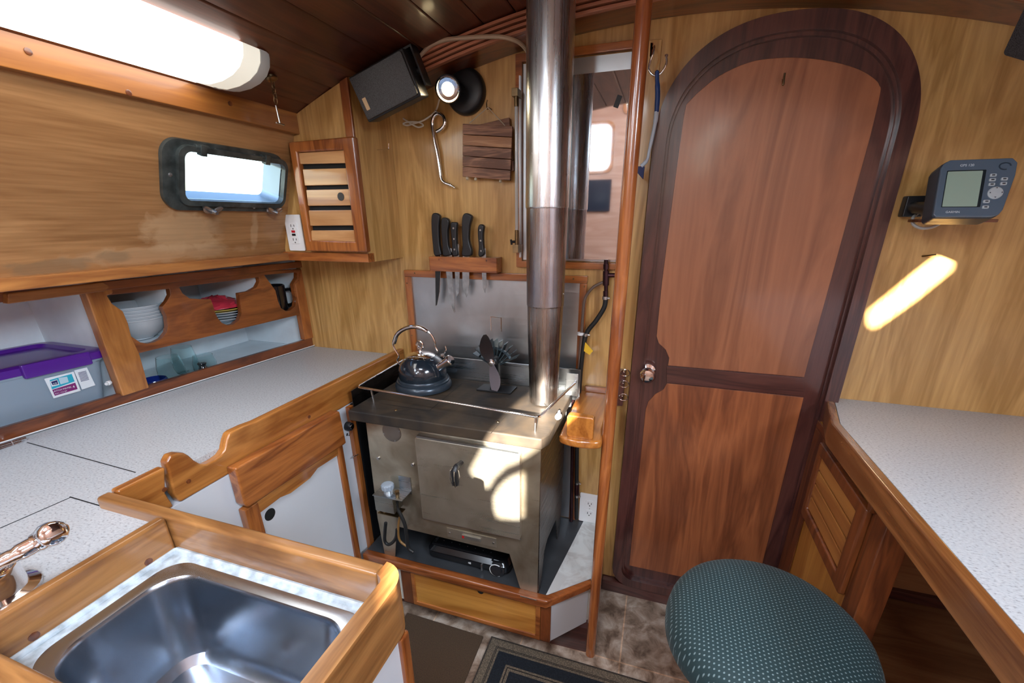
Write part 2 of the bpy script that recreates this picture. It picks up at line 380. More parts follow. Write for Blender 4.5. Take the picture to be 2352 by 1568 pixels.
win = struct('window_1', ringM(rrect(PX0, PX1, pz0, pz1, .036, 8), rrect(gx0 - .012, gx1 + .008, gy0 - .010, gy1 + .010, .022, 8), 0.0005, .010), bronze, bev=.002, label='weathered bronze porthole frame in the port cabin side')
obj('opening_rim', ringM(rrect(gx0 - .014, gx1 + .009, gy0 - .012, gy1 + .012, .026, 8), rrect(gx0, gx1, gy0, gy1, .016, 8), .004, .019), bronze, win, bev=.002)
obj('spigot', ringM(rrect(gx0 - .003, gx1 + .003, gy0 - .003, gy1 + .003, .018, 8), rrect(gx0, gx1, gy0, gy1, .016, 8), -.055, .004), plain('spigot_blue_grey', (.30, .40, .48), .3, .4), win)
obj('glass', MB(LWM).prism(rrect(gx0, gx1, gy0, gy1, .016, 8), .006 * LSG, .002 * LSG, 'z'), plain('window_glass', (.92, .97, 1), .02, trans=1, ior=1.08), win)
for a in (.26, .80):
    hx = PX0 + (PX1 - PX0) * a
    obj('hinge', MB(LWM).box(hx - .007, hx + .007, pz1 - .026, pz1 - .004, .008 * LSG, .022 * LSG).tube([(hx - .016, pz1 - .010, .014 * LSG), (hx + .016, pz1 - .010, .014 * LSG)], .006, 12), bronze, win, bev=.001)
for a, hy in ((.37, pz1 - .012), (.70, pz1 - .012), (.05, (pz0 + pz1) / 2), (.72, pz0 + .012)):
    hx = PX0 + (PX1 - PX0) * a
    obj('screw', MB(LWM).lathe([(.0045, 0), (.0045, .002), (.002, .0035)], (hx, hy, .009 * LSG), 10, (0, 0, LSG)), bolt_m, win)
for px, py in ((468, 482), (612, 484)):
    q = lw(px, py); mb = MB(LWM)
    mb.lathe([(.009, .004), (.011, .012), (.006, .022), (.004, .040)], (q[0], q[1] + .006, 0), 12, (0, 0, LSG))
    for sg in (-1, 1):
        mb.loft([[Vector((q[0] + sg * (.004 + d), q[1] + .006 + d * .45 + w2 * cos(a), (.028) * LSG + .003 * sin(a))) for a in [k * pi / 4 for k in range(8)]] for d, w2 in ((0, .006), (.008, .007), (.015, .006), (.020, .002))])
    obj('wing_nut', mb, plain('nickel', (.42, .42, .43), .3, 1.0), win)
# horizontal timber over the cabin side, its screws, and the ledge under it
stp = struct('trim_2', MB().box(-.985, -.962, -1.85, 1.2499, 1.455, 1.522), wood('shelf_clamp', (.40, .15, .028), (.20, .062, .012), 'y', rough=.4, coat=.4), origin=(0, 0, 0), bev=.002)
for px, py in ((64, 118), (295, 213), (528, 238)):
    q = Xp(px, py, -.962); obj('plug', MB().lathe([(.005, 0), (.005, .0015), (.003, .002)], q, 12, (1, 0, 0)), teakd('z'), stp)
struct('trim_3', MB().box(-1.64, -1.066, -1.85, 1.2499, 1.127, 1.149), wood('ledge_wood', (.46, .19, .05), (.24, .08, .02), 'y', rough=.4, coat=.4, scale=1.5), origin=(0, 0, 0), bev=.003)
# hull side behind the lockers, painted white
paint = plain('locker_paint', (.82, .90, .95), .5, noise=.12, nscale=7)
struct('wall_hull', MB().quad((-1.55, -1.9, .3), (-1.50, 1.25, .3), (-1.55, 1.25, 1.126), (-1.62, -1.9, 1.126), .02), paint, origin=(0, 0, 0))
struct('wall_hull_lower', MB().box(-1.66, -1.63, -1.9, 1.25, 0, 1.126), paint, origin=(0, 0, 0))
# pilothouse behind the camera
pal = pinkw('x')
def backproj(px, py, surf, val, YB=-1.8):
    p = {'Z': Zp, 'Y': Yp}[surf](px, py, val); k = (YB - p.y) / SUN.y; q = p + SUN * k; return (q.x, q.z)
TZ, FY, BY = .762, .872, .892
reg1 = [backproj(1202, 914, 'Z', TZ), backproj(1168, 946, 'Z', TZ), backproj(1126, 996, 'Z', TZ), backproj(1100, 1044, 'Y', FY), backproj(1080, 1082, 'Y', FY), backproj(1096, 1106, 'Y', FY),
        backproj(1115, 1121, 'Y', FY), backproj(1122, 1118, 'Y', FY), backproj(1134, 1096, 'Y', FY), backproj(1160, 1072, 'Y', FY), backproj(1190, 1059, 'Y', FY), backproj(1216, 1042, 'Y', BY), backproj(1242, 1024, 'Y', BY), backproj(1330, 930, 'Z', TZ), backproj(1296, 880, 'Y', 1.05), backproj(1262, 862, 'Y', 1.045), backproj(1222, 884, 'Y', 1.045), backproj(1212, 905, 'Y', 1.045)]
reg2 = [backproj(a, b2, 'Y', FY) for a, b2 in ((1204, 1082), (1192, 1085), (1165, 1100), (1146, 1120), (1134, 1147), (1136, 1172), (1142, 1190), (1170, 1192), (1204, 1192))]
reg3 = [backproj(a, b2, 'Y', BH) for a, b2 in ((2188, 563), (2189, 612), (2100, 685), (2010, 750), (1999, 742), (1999, 714), (2100, 632))]
reg4 = [backproj(978 + 15 * cos(k * pi / 4), 1208 + 17 * sin(k * pi / 4), 'Y', BY) for k in range(8)]
win_port = rrect(-.77, -.53, 1.64, 1.98, .05)
aw = struct('wall_aft', MB().prism([(-1.66, 0), (1.40, 0), (1.40, 2.63), (-1.66, 2.63)], -1.82, -1.80, 'y', holes=[win_port, rrect(-.42, -.18, 2.07, 2.41, .04), reg1, reg2, reg3, reg4]), pal, origin=(0, 0, 0))  # irregular openings are made up, shaped to throw the sun patches
struct('window_2', MB().prism(rrect(-.80, -.50, 1.61, 2.01, .06), -1.80, -1.785, 'y', holes=[rrect(-.765, -.535, 1.645, 1.975, .05)]), honey('x'), bev=.002)
struct('window_pipe_highlight', MB().prism(rrect(-.445, -.155, 2.045, 2.435, .05), -1.80, -1.785, 'y', holes=[rrect(-.415, -.185, 2.075, 2.405, .04)]), honey('x'), bev=.002)  # added window, placed so its brightness glints on the stove pipe
struct('wall_starboard', MB().prism([(-1.9, 0), (1.28, 0), (1.28, 2.63), (-1.9, 2.63)], 1.38, 1.40, 'x', holes=[rrect(-1.05, -.10, 1.70, 2.25, .05)]), pal, origin=(0, 0, 0))
struct('wall_port', MB().prism([(-1.9, 1.46), (.30, 1.46), (.30, 2.63), (-1.9, 2.63)], -1.02, -.985, 'x', holes=[rrect(-1.05, -.15, 1.70, 2.20, .05)]), pal, origin=(0, 0, 0))
struct('ceiling_pilothouse', MB().prism([(-1.05, -1.9), (1.40, -1.9), (1.40, .30), (-1.05, .30)], 2.60, 2.63, 'z', holes=[rrect(-.32, .32, -.88, -.22, .03)]), pinkw('y'), origin=(0, 0, 0))
struct('wall_step', MB().prism([(x, ZC(x) - .0) for x in cx] + [(1.38, 2.62), (-1.0, 2.62)], .265, .28, 'y'), pal, origin=(0, 0, 0))
tag(obj('display_screen', MB().box(-.80, -.50, -1.80, -1.775, 1.30, 1.56), plain('screen_off', (.02, .03, .05), .15), bev=.004), 'dark screen on the aft pilothouse wall seen in the mirror', 'screen')
# tree beyond the aft port window, added to block the sun coming through it
mb = MB(); rnd = random.Random(3)
for i in range(2600):
    c = Vector((-.62 + rnd.uniform(-.75, .72), -4.2 + rnd.gauss(0, .12), 2.55 + rnd.uniform(-.6, .6))); u = Vector((rnd.uniform(-1, 1), rnd.uniform(-1, 1), rnd.uniform(-1, 1))).normalized(); v = u.orthogonal().normalized(); s = .09
    mb.add([c - u * s, c - v * s * .4, c + u * s, c + v * s * .4], [(0, 1, 2, 3)])
for i in range(1100):  # extra crown, added only to stop sun through the middle aft window
    c = Vector((.19 + rnd.uniform(-.24, .24), -4.2 + rnd.gauss(0, .12), 3.24 + rnd.uniform(-.34, .34))); u = Vector((rnd.uniform(-1, 1), rnd.uniform(-1, 1), rnd.uniform(-1, 1))).normalized(); v = u.orthogonal().normalized(); s = .08
    mb.add([c - u * s, c - v * s * .4, c + u * s, c + v * s * .4], [(0, 1, 2, 3)])
tr = thing('tree', 'leafy green tree outside the aft window, added to block the sun, seen only by reflection', 'tree', (-.55, -4.2, 0))
obj('sun_block_foliage', mb, plain('leaf_green', (.12, .25, .08), .6), tr)
obj('trunk', MB().tube([(-.55, -4.2, 0), (-.56, -4.2, 1.2), (-.52, -4.2, 2.4)], [.09, .07, .03], 10), plain('bark', (.15, .10, .07), .9, bump=.6), tr)

# ---------------- arched door in the bulkhead
DX0, DX1, DZ0, DZS, DZT = -.052, .462, .050, 1.395, 1.633
def arch(x0, x1, zs, zt, zb, rb=.02, n=72, ex=2.3, rb2=None):
    c, hw = (x0 + x1) / 2, (x1 - x0) / 2; out = []
    for k in range(n + 1):
        a = pi * k / n; u = cos(a); v = sin(a)
        out.append((c + hw * math.copysign(abs(u) ** (2 / ex), u), zs + (zt - zs) * abs(v) ** (2 / ex)))
    out += arc(x0 + rb, zb + rb, rb, rb, 180, 270, 5) + arc(x1 - rb, zb + rb, rb, rb, 270, 360, 5)
    return out
door = struct('door_1', MB().prism(arch(DX0 + .02, DX1 - .02, DZS, DZT - .02, DZ0 + .02, .05), 1.236, 1.2495, 'y'), mahog('z'), label='dark mahogany arched door with two lighter panels', bev=.001)
fr_out, fr_in = arch(DX0, DX1, DZS, DZT, DZ0, .065), arch(DX0 + .030, DX1 - .030, DZS, DZT - .034, DZ0 + .030, .04)
obj('door_frame', MB().prism(fr_out, 1.214, 1.2499, 'y', holes=[fr_in]), mahog('z'), door, bev=.009, seg=4, angle=60)
obj('door_frame_bead', MB().prism(arch(DX0 + .026, DX1 - .026, DZS, DZT - .030, DZ0 + .026, .045), 1.226, 1.237, 'y', holes=[arch(DX0 + .036, DX1 - .036, DZS, DZT - .041, DZ0 + .036, .04)]), mahog('z'), door, bev=.003, seg=2, angle=60)
up = xz([(1847, 866), (1534, 839), (1537, 822), (1529, 803), (1513, 788), (1508, 772), (1520, 650), (1547, 440), (1570, 270), (1576, 240)], 1.234)
cst = Yp(1785, 133, 1.234)
ctop = [(p.x, p.z) for p in (Yp(a, b2, 1.234) for a, b2 in ((1600, 215), (1650, 175), (1720, 143), (1785, 133), (1850, 133), (1920, 143), (1975, 160), (2010, 182), (2020, 196), (2022, 215), (2000, 310)))]
ctop = sm2(ctop, 4, False)
obj('panel', MB().prism(up + ctop, 1.2335, 1.237, 'y'), panelw('z'), door, bev=.0012, label='reddish brown upper door panel')
lo = xz([(1846, 913), (1532, 880), (1524, 894), (1505, 905), (1489, 922), (1483, 940), (1445, 1298)], 1.234) + [(.392, .125)]
obj('panel', MB().prism(lo, 1.2335, 1.237, 'y'), wood('mahogany_panel_lower', (.36, .115, .042), (.12, .032, .013), 'z', rough=.34, coat=.5, scale=.75, streak=.2, warp=2.4, ring=.33), door, bev=.0012, label='streaky orange brown lower door panel')
rl = xz([(1531, 841), (1845, 868), (1847, 909), (1531, 878)], 1.234)
obj('middle_rail', MB().prism(rl, 1.232, 1.237, 'y'), wood('mahogany_dark', (.105, .034, .026), (.04, .011, .010), 'x', rough=.33, coat=.6, scale=1.6), door, bev=.001)
k = Yp(1487, 860, 1.19)
obj('door_knob', MB().lathe([(.021, .0), (.021, .004), (.012, .008), (.009, .022), (.016, .028), (.0215, .036), (.022, .044), (.017, .052), (.006, .055)], (k.x, 1.2355, k.z - .004), 28, (0, -1, 0)), chrome, door, label='round chrome door knob')
hk = Yp(1796, 190, 1.23)
obj('coat_hook', MB().tube(smooth_path([(hk.x, 1.236, hk.z + .006), (hk.x, 1.222, hk.z + .002), (hk.x, 1.212, hk.z - .008), (hk.x, 1.216, hk.z + .014)], 4), .002, 8), brass, door)
struct('baseboard_forward', MB().box(-.085, .44, 1.222, 1.2495, 0, .047), mahog('x'), bev=.003)
struct('trim_4', MB().box(-.090, -.055, 1.243, 1.2497, .05, 1.62), ply('z'), bev=.001)

# ============================================================ PORT GALLEY
CT = .80
lam = laminate()
# long counter
cp = xy([(0, 1010), (725, 792)], CT)
bk0 = (-1.2045, 1.2495); bk1 = (-1.302, .43)
k = .106; bkx = lambda y: bk0[0] + k * (y - bk0[1])
ctr = obj('countertop', MB().prism([(-.835, 1.2495), bk0, (bkx(-.6), -.6), (-.693, -.6), (-.693, .352), (-.835, .352)], .772, CT, 'z'), lam, bev=.001, origin=(0, 0, 0))
tag(ctr, 'long grey speckled laminate galley worktop running along the port side', 'countertop')
gr = plain('groove_black', (.01, .01, .012), .6)
def line(px1, py1, px2, py2, name='lid_joint', wd=.0011):
    a, b2 = Zp(px1, py1, CT), Zp(px2, py2, CT); d = (b2 - a).normalized(); n = Vector((-d.y, d.x, 0)) * wd
    z = Vector((0, 0, .0004)); obj(name, MB().add([a - n + z, b2 - n + z, b2 + n + z, a + n + z], [(0, 1, 2, 3)]), gr, ctr)
line(62, 1016, 312, 1085); line(0, 1213, 165, 1141); line(160, 1141, 252, 1168)
mb = MB()
for i in range(3):
    a, b2 = Zp(-40 + i * 34, 1036 - i * 10.2, CT + .004), Zp(-8 + i * 34, 1026.4 - i * 10.2, CT + .004); mb.tube([a, b2], .004, 10)
a = Zp(-40, 1048, CT); mb.box(bkx(.4) + .002, bkx(.4) + .04, .36, .452, CT, CT + .002)
tag(obj('piano_hinge', mb, chrome), 'chrome piano hinge on the lid at the back of the worktop', 'hinge')
bead = obj('back_seal', MB().quad((bk0[0], bk0[1], CT + .0005), (bkx(-.6), -.6, CT + .0005), (bkx(-.6) + .006, -.6, CT + .004), (bk0[0] + .006, bk0[1], CT + .004), .002), whitep, ctr)
# scalloped fiddle along the front edge: upper outline is traced on its own plane
FX0, FX1 = -.838, -.818
top = xy([(385, 1052)], .83)
def fz(pts): return yz(pts, FX1)
longp = fz([(383, 1062), (392, 1045), (408, 1040), (424, 1040), (435, 1046), (447, 1057), (461, 1065), (475, 1066), (492, 1058), (508, 1046), (517, 1033), (522, 1010), (527, 996), (535, 990), (560, 978)])
endp = [(1.2495, .822), (1.2495, .742)]
longb = [(p[0], .742) for p in fz([(805, 926), (557, 1066)])]
sy = fz([(411, 1141)])[0][0]
fid = obj('counter_fiddle', MB().prism([(longp[-1][0] + .03, .824)] + [(1.2495, .824), (1.2495, .742), (sy, .742), (sy - .006, .765)] + [(longp[0][0] - .0, longp[0][1])] + longp[1:], FX0, FX1, 'x'), honey('y'), bev=.004, seg=3, angle=40)
tag(fid, 'long varnished teak fiddle with a scalloped finger notch edging the galley worktop', 'trim')
for px, py in ((710, 957), (433, 1105)):
    q = Xp(px, py, FX1); obj('plug', MB().lathe([(.0045, 0), (.0045, .0006), (.001, .0008)], q, 14, (1, 0, 0)), teakd('z'), fid)
s0 = fz([(377, 1062)])[0][0]
f2 = obj('counter_fiddle', MB().prism([(.372, .742), (sy - .012, .742), (sy - .018, .775), (s0, .822), (.372, .822)], FX0, FX1, 'x'), honey('y'), bev=.004, seg=3, angle=40)
tag(f2, 'short teak fiddle block left of the saw gap beside the sink corner', 'trim')
q = Xp(378, 1124, FX1); obj('plug', MB().lathe([(.0045, 0), (.0045, .0006), (.001, .0008)], q, 14, (1, 0, 0)), teakd('z'), f2)
# cabinet front facing the aisle, under the long counter
cab = thing('galley_cabinet', 'white galley cabinet with teak framed door left of the stove', 'cabinet', (-.80, .70, 0))
CX = -.818
obj('body', MB().box(-1.20, CX - .001, .36, 1.249, .0, .742), whitelam, cab, bev=.001)
fx = xz
obj('stove_gap_dark_sheet', MB().box(CX, -.801, .946, 1.2485, .262, .741), blackm, cab, label='dark sheet added to blacken the gap beside the stove')  # dark sheet added so the gap beside the stove looks black
obj('toe_trim', MB().box(CX, CX + .006, .38, .93, .0, .05), teakd('y'), cab)
obj('stile', MB().box(CX, -.803, .924, .944, .05, .741), teak('z'), cab, bev=.002)
dr = obj('drawer', MB().prism(yz([(541, 1076), (777, 944), (781, 945), (796, 1017), (790, 1022), (572, 1165), (563, 1160)], -.790), CX + .001, -.790, 'x'), teak('y'), cab, bev=.004, seg=3)
dp = yz([(563, 1165), (795, 1021), (838, 1290), (630, 1395), (600, 1290)], -.796)
y0, y1 = .553, .868; zt = .657
pn = obj('door', MB().box(CX + .001, -.803, y0 + .02, y1 - .01, .12, zt - .01), whitelam, cab, label='white laminate door panel')
obj('door_stile', MB().box(CX + .001, -.796, y0, y0 + .034, .10, zt), teak('z'), pn, bev=.003)
obj('door_stile', MB().box(CX + .001, -.796, y1 - .022, y1, .10, zt), teak('z'), pn, bev=.003)
obj('door_stile', MB().box(CX + .001, -.796, y0 + .034, y1 - .022, .10, .135), teak('y'), pn, bev=.003)
ts = [(y0 + .03, zt), (y0 + .03, zt - .028), (y0 + .09, zt - .026), (y0 + .13, zt - .030), (y1 - .10, zt - .030), (y1 - .075, zt - .018), (y1 - .02, zt - .014), (y1 - .02, zt)]
obj('door_top_rail', MB().prism([(y0 + .03, zt), (y1 - .02, zt), (y1 - .02, zt - .026), (y1 - .10, zt - .022), (y1 - .13, zt - .034), (y0 + .12, zt - .036), (y0 + .09, zt - .028), (y0 + .03, zt - .030)], CX + .001, -.797, 'x'), honey('y'), pn, bev=.002)
q = Xp(620, 1181, -.803); obj('finger_hole', MB().lathe([(.0145, 0), (.0145, .0006)], q, 24, (1, 0, 0)), dark, pn)
q = Xp(797, 978, -.818); kd = obj('dial_knob', MB().lathe([(.0135, 0), (.0135, .010), (.011, .016)], q, 24, (1, 0, 0)), blackp, cab)
obj('dial_cap', MB().lathe([(.007, .0165), (.0065, .019)], q, 20, (1, 0, 0)), chrome, kd)
q = Xp(808, 1052, -.81); obj('latch_hook', MB().tube(smooth_path([q, q + Vector((.008, .0, .006)), q + Vector((.012, .01, .008)), q + Vector((.008, .02, .004)), q + Vector((.0, .026, 0))], 4), .0016, 8), chrome, cab)
text('stencil', '8-7', .012, dark, cab, frameM(Xp(800, 998, -.8165), (0, 1, 0), (0, 0, 1)) @ Matrix.Rotation(-.5, 4, 'Z'))
# ---------------- sink unit standing into the aisle
su = thing('sink_cabinet', 'white sink cabinet with teak corner post at lower left', 'cabinet', (-.50, .10, 0))
obj('body', MB().box(-.693, -.272, -.60, .348, 0, .60), whitelam, su, bev=.002)
obj('near_worktop', MB().box(-.6735, -.2905, -.30, .1155, .755, .775), lam, su)
obj('corner_post', MB().box(-.285, -.266, .335, .354, 0, .735), teak('z'), su, bev=.004)
obj('side_panel', MB().box(-.280, -.272, -.60, .335, 0, .735), whitelam, su)
obj('side_panel', MB().box(-.83, -.285, .346, .352, 0, .735), whitelam, su)
FT, FB = .820, .742
def fiddle(name, label, mb, ax, bev=.0055):
    o = obj(name, mb, wood('honey_sink', (.42, .195, .062), (.19, .075, .022), ax, rough=.3, coat=.6, scale=1.5), bev=bev, seg=3, angle=50); return tag(o, label, 'trim')
f = fiddle('sink_fiddle', 'teak fiddle across the far side of the sink', MB().box(-.838, -.302, .350, .371, FB, FT), 'x')
f = fiddle('sink_fiddle', 'teak fiddle between the sink and the faucet', MB().box(-.692, -.674, -.30, .3495, FB, FT), 'y')
for px, py in ((341, 1290), (78, 1461)):
    q = Xp(px, py, -.674); obj('plug', MB().lathe([(.0055, 0), (.0055, .0006), (.001, .0008)], q, 14, (1, 0, 0)), teakd('z'), f)
cr = .034
mb = MB().prism([(-.3015, .372), (-.3015, .350)] + arc(-.3015, .337, .012, .012, 90, 0, 5)[1:] + [(-.290, .337), (-.290, -.30), (-.268, -.30), (-.268, .338)] + arc(-.302, .338, .034, .034, 0, 90, 8)[1:-1], FB - .004, FT + .002, 'z')
f = fiddle('sink_fiddle', 'teak fiddle with rounded corner along the right side of the sink', mb, 'y')
f = fiddle('sink_fiddle', 'teak fiddle at the near left end of the sink', MB().box(-.6735, -.2905, .116, .140, FB, FT), 'x')
# basin: rim, walls and floor as one pressed sheet
SX0, SX1, SY0, SY1, SZ = -.652, -.305, .152, .334, .762

def rr3(x0, x1, y0, y1, r, z, n=10): return [Vector((a, b2, z)) for a, b2 in rrect(x0, x1, y0, y1, r, n)]
ssm = plain('sink_steel', (.44, .49, .56), .27, 1.0, noise=.12, nscale=5)
sink = thing('sink', 'brushed stainless steel sink basin set between teak fiddles', 'sink', (-.485, .24, .63))
ix0, ix1, iy0, iy1 = SX0 + .020, SX1 - .012, SY0 + .006, SY1 - .016
rings = [rr3(SX0, SX1, SY0, SY1, .035, SZ - .003), rr3(SX0, SX1, SY0, SY1, .035, SZ), rr3(ix0 - .008, ix1 + .008, iy0 - .004, iy1 + .008, .042, SZ + .0015), rr3(ix0, ix1, iy0, iy1, .045, SZ),
         rr3(ix0 + .004, ix1 - .004, iy0 + .002, iy1 - .004, .045, SZ - .006), rr3(ix0 + .012, ix1 - .012, iy0 + .006, iy1 - .010, .042, SZ - .06), rr3(ix0 + .018, ix1 - .018, iy0 + .010, iy1 - .016, .04, SZ - .108),
         rr3(ix0 + .024, ix1 - .024, iy0 + .014, iy1 - .022, .036, SZ - .122), rr3(ix0 + .038, ix1 - .038, iy0 + .024, iy1 - .034, .028, SZ - .129)]
obj('basin', MB().loft([r for r in rings], cap=False).add([v for v in rings[-1]], [list(range(len(rings[-1])))]), ssm, sink)
ck = plain('grimy_sealant', (.52, .60, .66), .5, noise=.35, nscale=60, bump=.8)
mb = MB().prism([(-.6735, .1405), (-.2905, .1405), (-.2905, .3495), (-.6735, .3495)], SZ - .010, SZ - .0005, 'z', holes=[rrect(SX0 + .004, SX1 - .004, SY0 + .003, SY1 - .004, .03)])
obj('sealant', mb, ck, sink)
mb = MB(); z = SZ
mb.tube([(-.6705, .145, z), (-.6705, .3455, z)], .005, 8).tube([(-.670, .3462, z), (-.298, .3462, z)], .005, 8).tube([(-.2945, .34, z), (-.2945, .15, z)], .005, 8); obj('sealant_bead', mb, ck, sink)
obj('drain', MB().lathe([(.022, .0), (.022, .0015), (.016, .002), (.014, -.001)], (-.49, .235, .633), 24), chrome, sink)
ff = thing('faucet', 'chrome faucet with curved lever beside the sink', 'faucet', (-.748, .190, CT))
obj('base', MB().lathe([(.040, 0), (.040, .005), (.030, .009), (.028, .03), (.0285, .034), (.0285, .040), (.026, .047), (.018, .053), (.004, .056)], (-.748, .190, CT + .0005), 32), chrome, ff)
pts = [Zp(-60, 1318, .862), Zp(0, 1290, .872), Zp(45, 1268, .877), Zp(85, 1246, .880), Zp(112, 1226, .888), Zp(128, 1226, .893)]
obj('lever', MB().tube(smooth_path([(-.748, .190, CT + .05), (-.775, .178, .868)] + pts, 5), [.010] * 5 + [.009] * 10 + [.0085] * 5 + [.010] * 5 + [.012] * 5 + [.0145] * 4 + [.012, .006], 14), chrome, ff)

# ---------------- lockers behind the worktop
FXF = -1.203
KS = .106                       # the locker face runs outboard going aft
FN = Vector((1, -KS, 0)).normalized()
def Fp(px, py, off=0.0): return Pl(px, py, (FXF + off, 1.25, 0), FN)
def fyz(pts, off=0.0): return [(p.y, p.z) for p in (Fp(a, b, off) for a, b in pts)]
def shear(mb):
    for v in mb.v: v.x += KS * (v.y - 1.25)
    return mb
fxat = lambda y: FXF + KS * (y - 1.25)
fm = wood('locker_teak', (.34, .105, .025), (.15, .04, .010), 'y', rough=.3, coat=.6, scale=1.5)
z3 = lambda *pp: fyz([(u / 3.095, 580 + v / 3.095) for u, v in pp])
B = z3((1275, 245), (1840, 175), (1846, 205), (1825, 245), (1770, 275), (1700, 288), (1712, 380), (1718, 430), (1700, 480), (1660, 508), (1620, 515), (1580, 500), (1550, 465), (1530, 425), (1515, 370), (1500, 330), (1430, 330), (1350, 325), (1300, 290))
C = z3((1880, 160), (2112, 140), (2112, 180), (2085, 225), (2095, 280), (2106, 335), (2098, 380), (2065, 410), (2035, 415), (2000, 395), (1978, 345), (1960, 270), (1925, 220))
outl = z3((795, 205), (2140, 115), (2175, 430), (985, 716), (925, 588), (960, 612), (1000, 638), (1050, 645), (1100, 635), (1150, 610), (1186, 565), (1195, 520), (1185, 450), (1165, 410), (1156, 385), (1190, 345), (1213, 300), (1205, 257), (760, 304))
fas = obj('locker_fascia', shear(MB().prism(outl, FXF - .016, FXF, 'x', holes=[B, C])), fm, bev=.0025, seg=2, angle=50)
tag(fas, 'carved teak locker front with three scalloped openings behind the worktop', 'shelf front')
yw0, yw1 = z3((985, 716))[0][0], 1.2495
gt = z3((790, 170), (2140, 85), (2140, 165), (790, 265))
t_ = obj('locker_top_rail', shear(MB().box(FXF + .0005, FXF + .010, -1.0, 1.2495, 1.086, 1.106)), fm, bev=.002); tag(t_, 'long dark teak rail over the locker openings under the ledge', 'trim')
t_ = obj('locker_bottom_rail', shear(MB().prism([(-.9, .8005), (1.2495, .8005), (1.2495, .832), (-.9, .832)], FXF - .016, FXF - .002, 'x')), teakd('y'), bev=.002)
tag(t_, 'dark teak rail standing along the back edge of the grey worktop', 'trim')
po = z3((600, 285), (812, 290), (905, 460), (1055, 955), (870, 1020))
ps = obj('locker_post', shear(MB().prism(z3((600, 285), (775, 165), (800, 290), (757, 304), (790, 360), (868, 415), (905, 500), (930, 600), (985, 716), (1055, 960), (868, 1020)), FXF - .024, FXF + .004, 'x')), honey('z'), bev=.003)
tag(ps, 'wide slanting teak post between the purple lidded box and the bowls', 'post')
ps = obj('locker_post', shear(MB().prism(z3((2142, 90), (2166, 85), (2236, 600), (2165, 620), (2095, 225), (2125, 190)), FXF - .018, FXF + .003, 'x')), teak('z'), bev=.002)
tag(ps, 'narrow teak post closing the lockers against the bulkhead', 'post')
tr_ = obj('locker_rail', shear(MB().prism(z3((0, 285), (680, 205), (715, 225), (730, 245), (700, 270), (0, 362)), FXF + .006, FXF + .026, 'x')), wood('ledge_wood', (.46, .19, .05), (.24, .08, .02), 'y', rough=.4, coat=.4, scale=1.5), bev=.003)
tag(tr_, 'horizontal wooden rail above the purple lidded box', 'trim')
zs = z3((1060, 650))[0][1]
sh = obj('locker_shelf', shear(MB().box(-1.48, FXF - .017, yw0 - .02, 1.2495, zs - .016, zs - .002)), paint); tag(sh, 'white painted shelf under the bowls and plates', 'shelf')
for px, lab in (((1235, 380), 'white painted divider between bowls and plates'), ((1870, 300), 'white painted divider between plates and mug')):
    yy = z3(px)[0][0]; d = obj('locker_divider', MB().box(-1.50, fxat(yy) - .020, yy, yy + .010, zs - .001, 1.10), paint); tag(d, lab, 'divider')
yy = z3((700, 600))[0][0]
d = obj('locker_divider', MB().box(-1.55, fxat(yy) - .026, yy + .02, yy + .032, .803, 1.12), paint); tag(d, 'white painted partition behind the slanting post', 'divider')
d = obj('hull_frame', MB().box(-1.585, -1.54, .53, .575, .803, 1.12), paint, bev=.004); tag(d, 'pale vertical hull frame behind the purple lidded box', 'frame')
lf = obj('locker_floor', shear(MB().prism([(FXF - .018, -.9), (-1.34, -.9), (-1.50, 1.2495), (FXF - .018, 1.2495)], .772, .802, 'z')), paint); tag(lf, 'white painted bottom of the lockers behind the worktop', 'shelf')
q = Fp(258, 877, .004); b_ = obj('catch_button', MB().lathe([(.0055, 0), (.0055, .006), (.0035, .007), (.0035, .012)], (q.x - .003, q.y - .004, q.z), 14, (.5, -1, 0)), whitep); tag(b_, 'small white plastic catch at the foot of the slanting post', 'catch')
d = obj('locker_divider', MB().box(-1.54, fxat(1.25) - .018, 1.240, 1.2495, .803, 1.12), paint); tag(d, 'white painted end lining of the lockers at the bulkhead', 'divider')
# bowls
porc = plain('porcelain', (.46, .50, .53), .2, coat=.3)
bc = Fp(322, 775, -.085); bl = None
for i in range(5):
    loc = Vector((bc.x - .006, bc.y + .004, zs + .001 + .0085 * i))
    if bl is None:
        bl = thing('bowl', 'white bowl at the bottom of the stack in the left locker opening', 'bowl', loc, 'stack of white bowls')
        obj('body', MB().lathe([(.030, .0), (.030, .003), (.038, .006), (.058, .022), (.0665, .042), (.0695, .053), (.0722, .0555), (.0722, .0585), (.0695, .059), (.066, .043), (.055, .023), (.032, .009), (.001, .008)], loc, 40), porc, bl)
    else:
        copy_tree(bl, loc, ['', 'white bowl second from the bottom of the stack', 'white bowl in the middle of the stack', 'white bowl second from the top of the stack', 'white bowl on top of the stack in the left locker opening'][i])
# plates and red bag
pc = Fp(515, 730, -.095); pl = None
for i in range(4):
    loc = Vector((pc.x - .01, pc.y + .0, zs + .001 + .0075 * i))
    if pl is None:
        pl = thing('plate', 'white plate at the bottom of the stack in the middle locker opening', 'plate', loc, 'stack of plates')
        obj('body', MB().lathe([(.05, 0), (.052, .003), (.075, .009), (.082, .012), (.082, .014), (.074, .012), (.05, .006), (.001, .005)], loc, 40), porc, pl)
    else: copy_tree(pl, loc, ['', 'white plate second from the bottom of the stack', 'white plate third from the bottom of the stack', 'white plate on top, right under the yellow plate'][i])
loc = Vector((pc.x - .01, pc.y, zs + .031)); yp = thing('plate', 'yellow rimmed plate between the white plates and the red bag', 'plate', loc)
obj('body', MB().lathe([(.05, 0), (.052, .003), (.075, .009), (.082, .012), (.082, .014), (.074, .012), (.05, .006), (.001, .005)], loc, 40), plain('yellow_glaze', (.65, .45, .08), .25), yp)
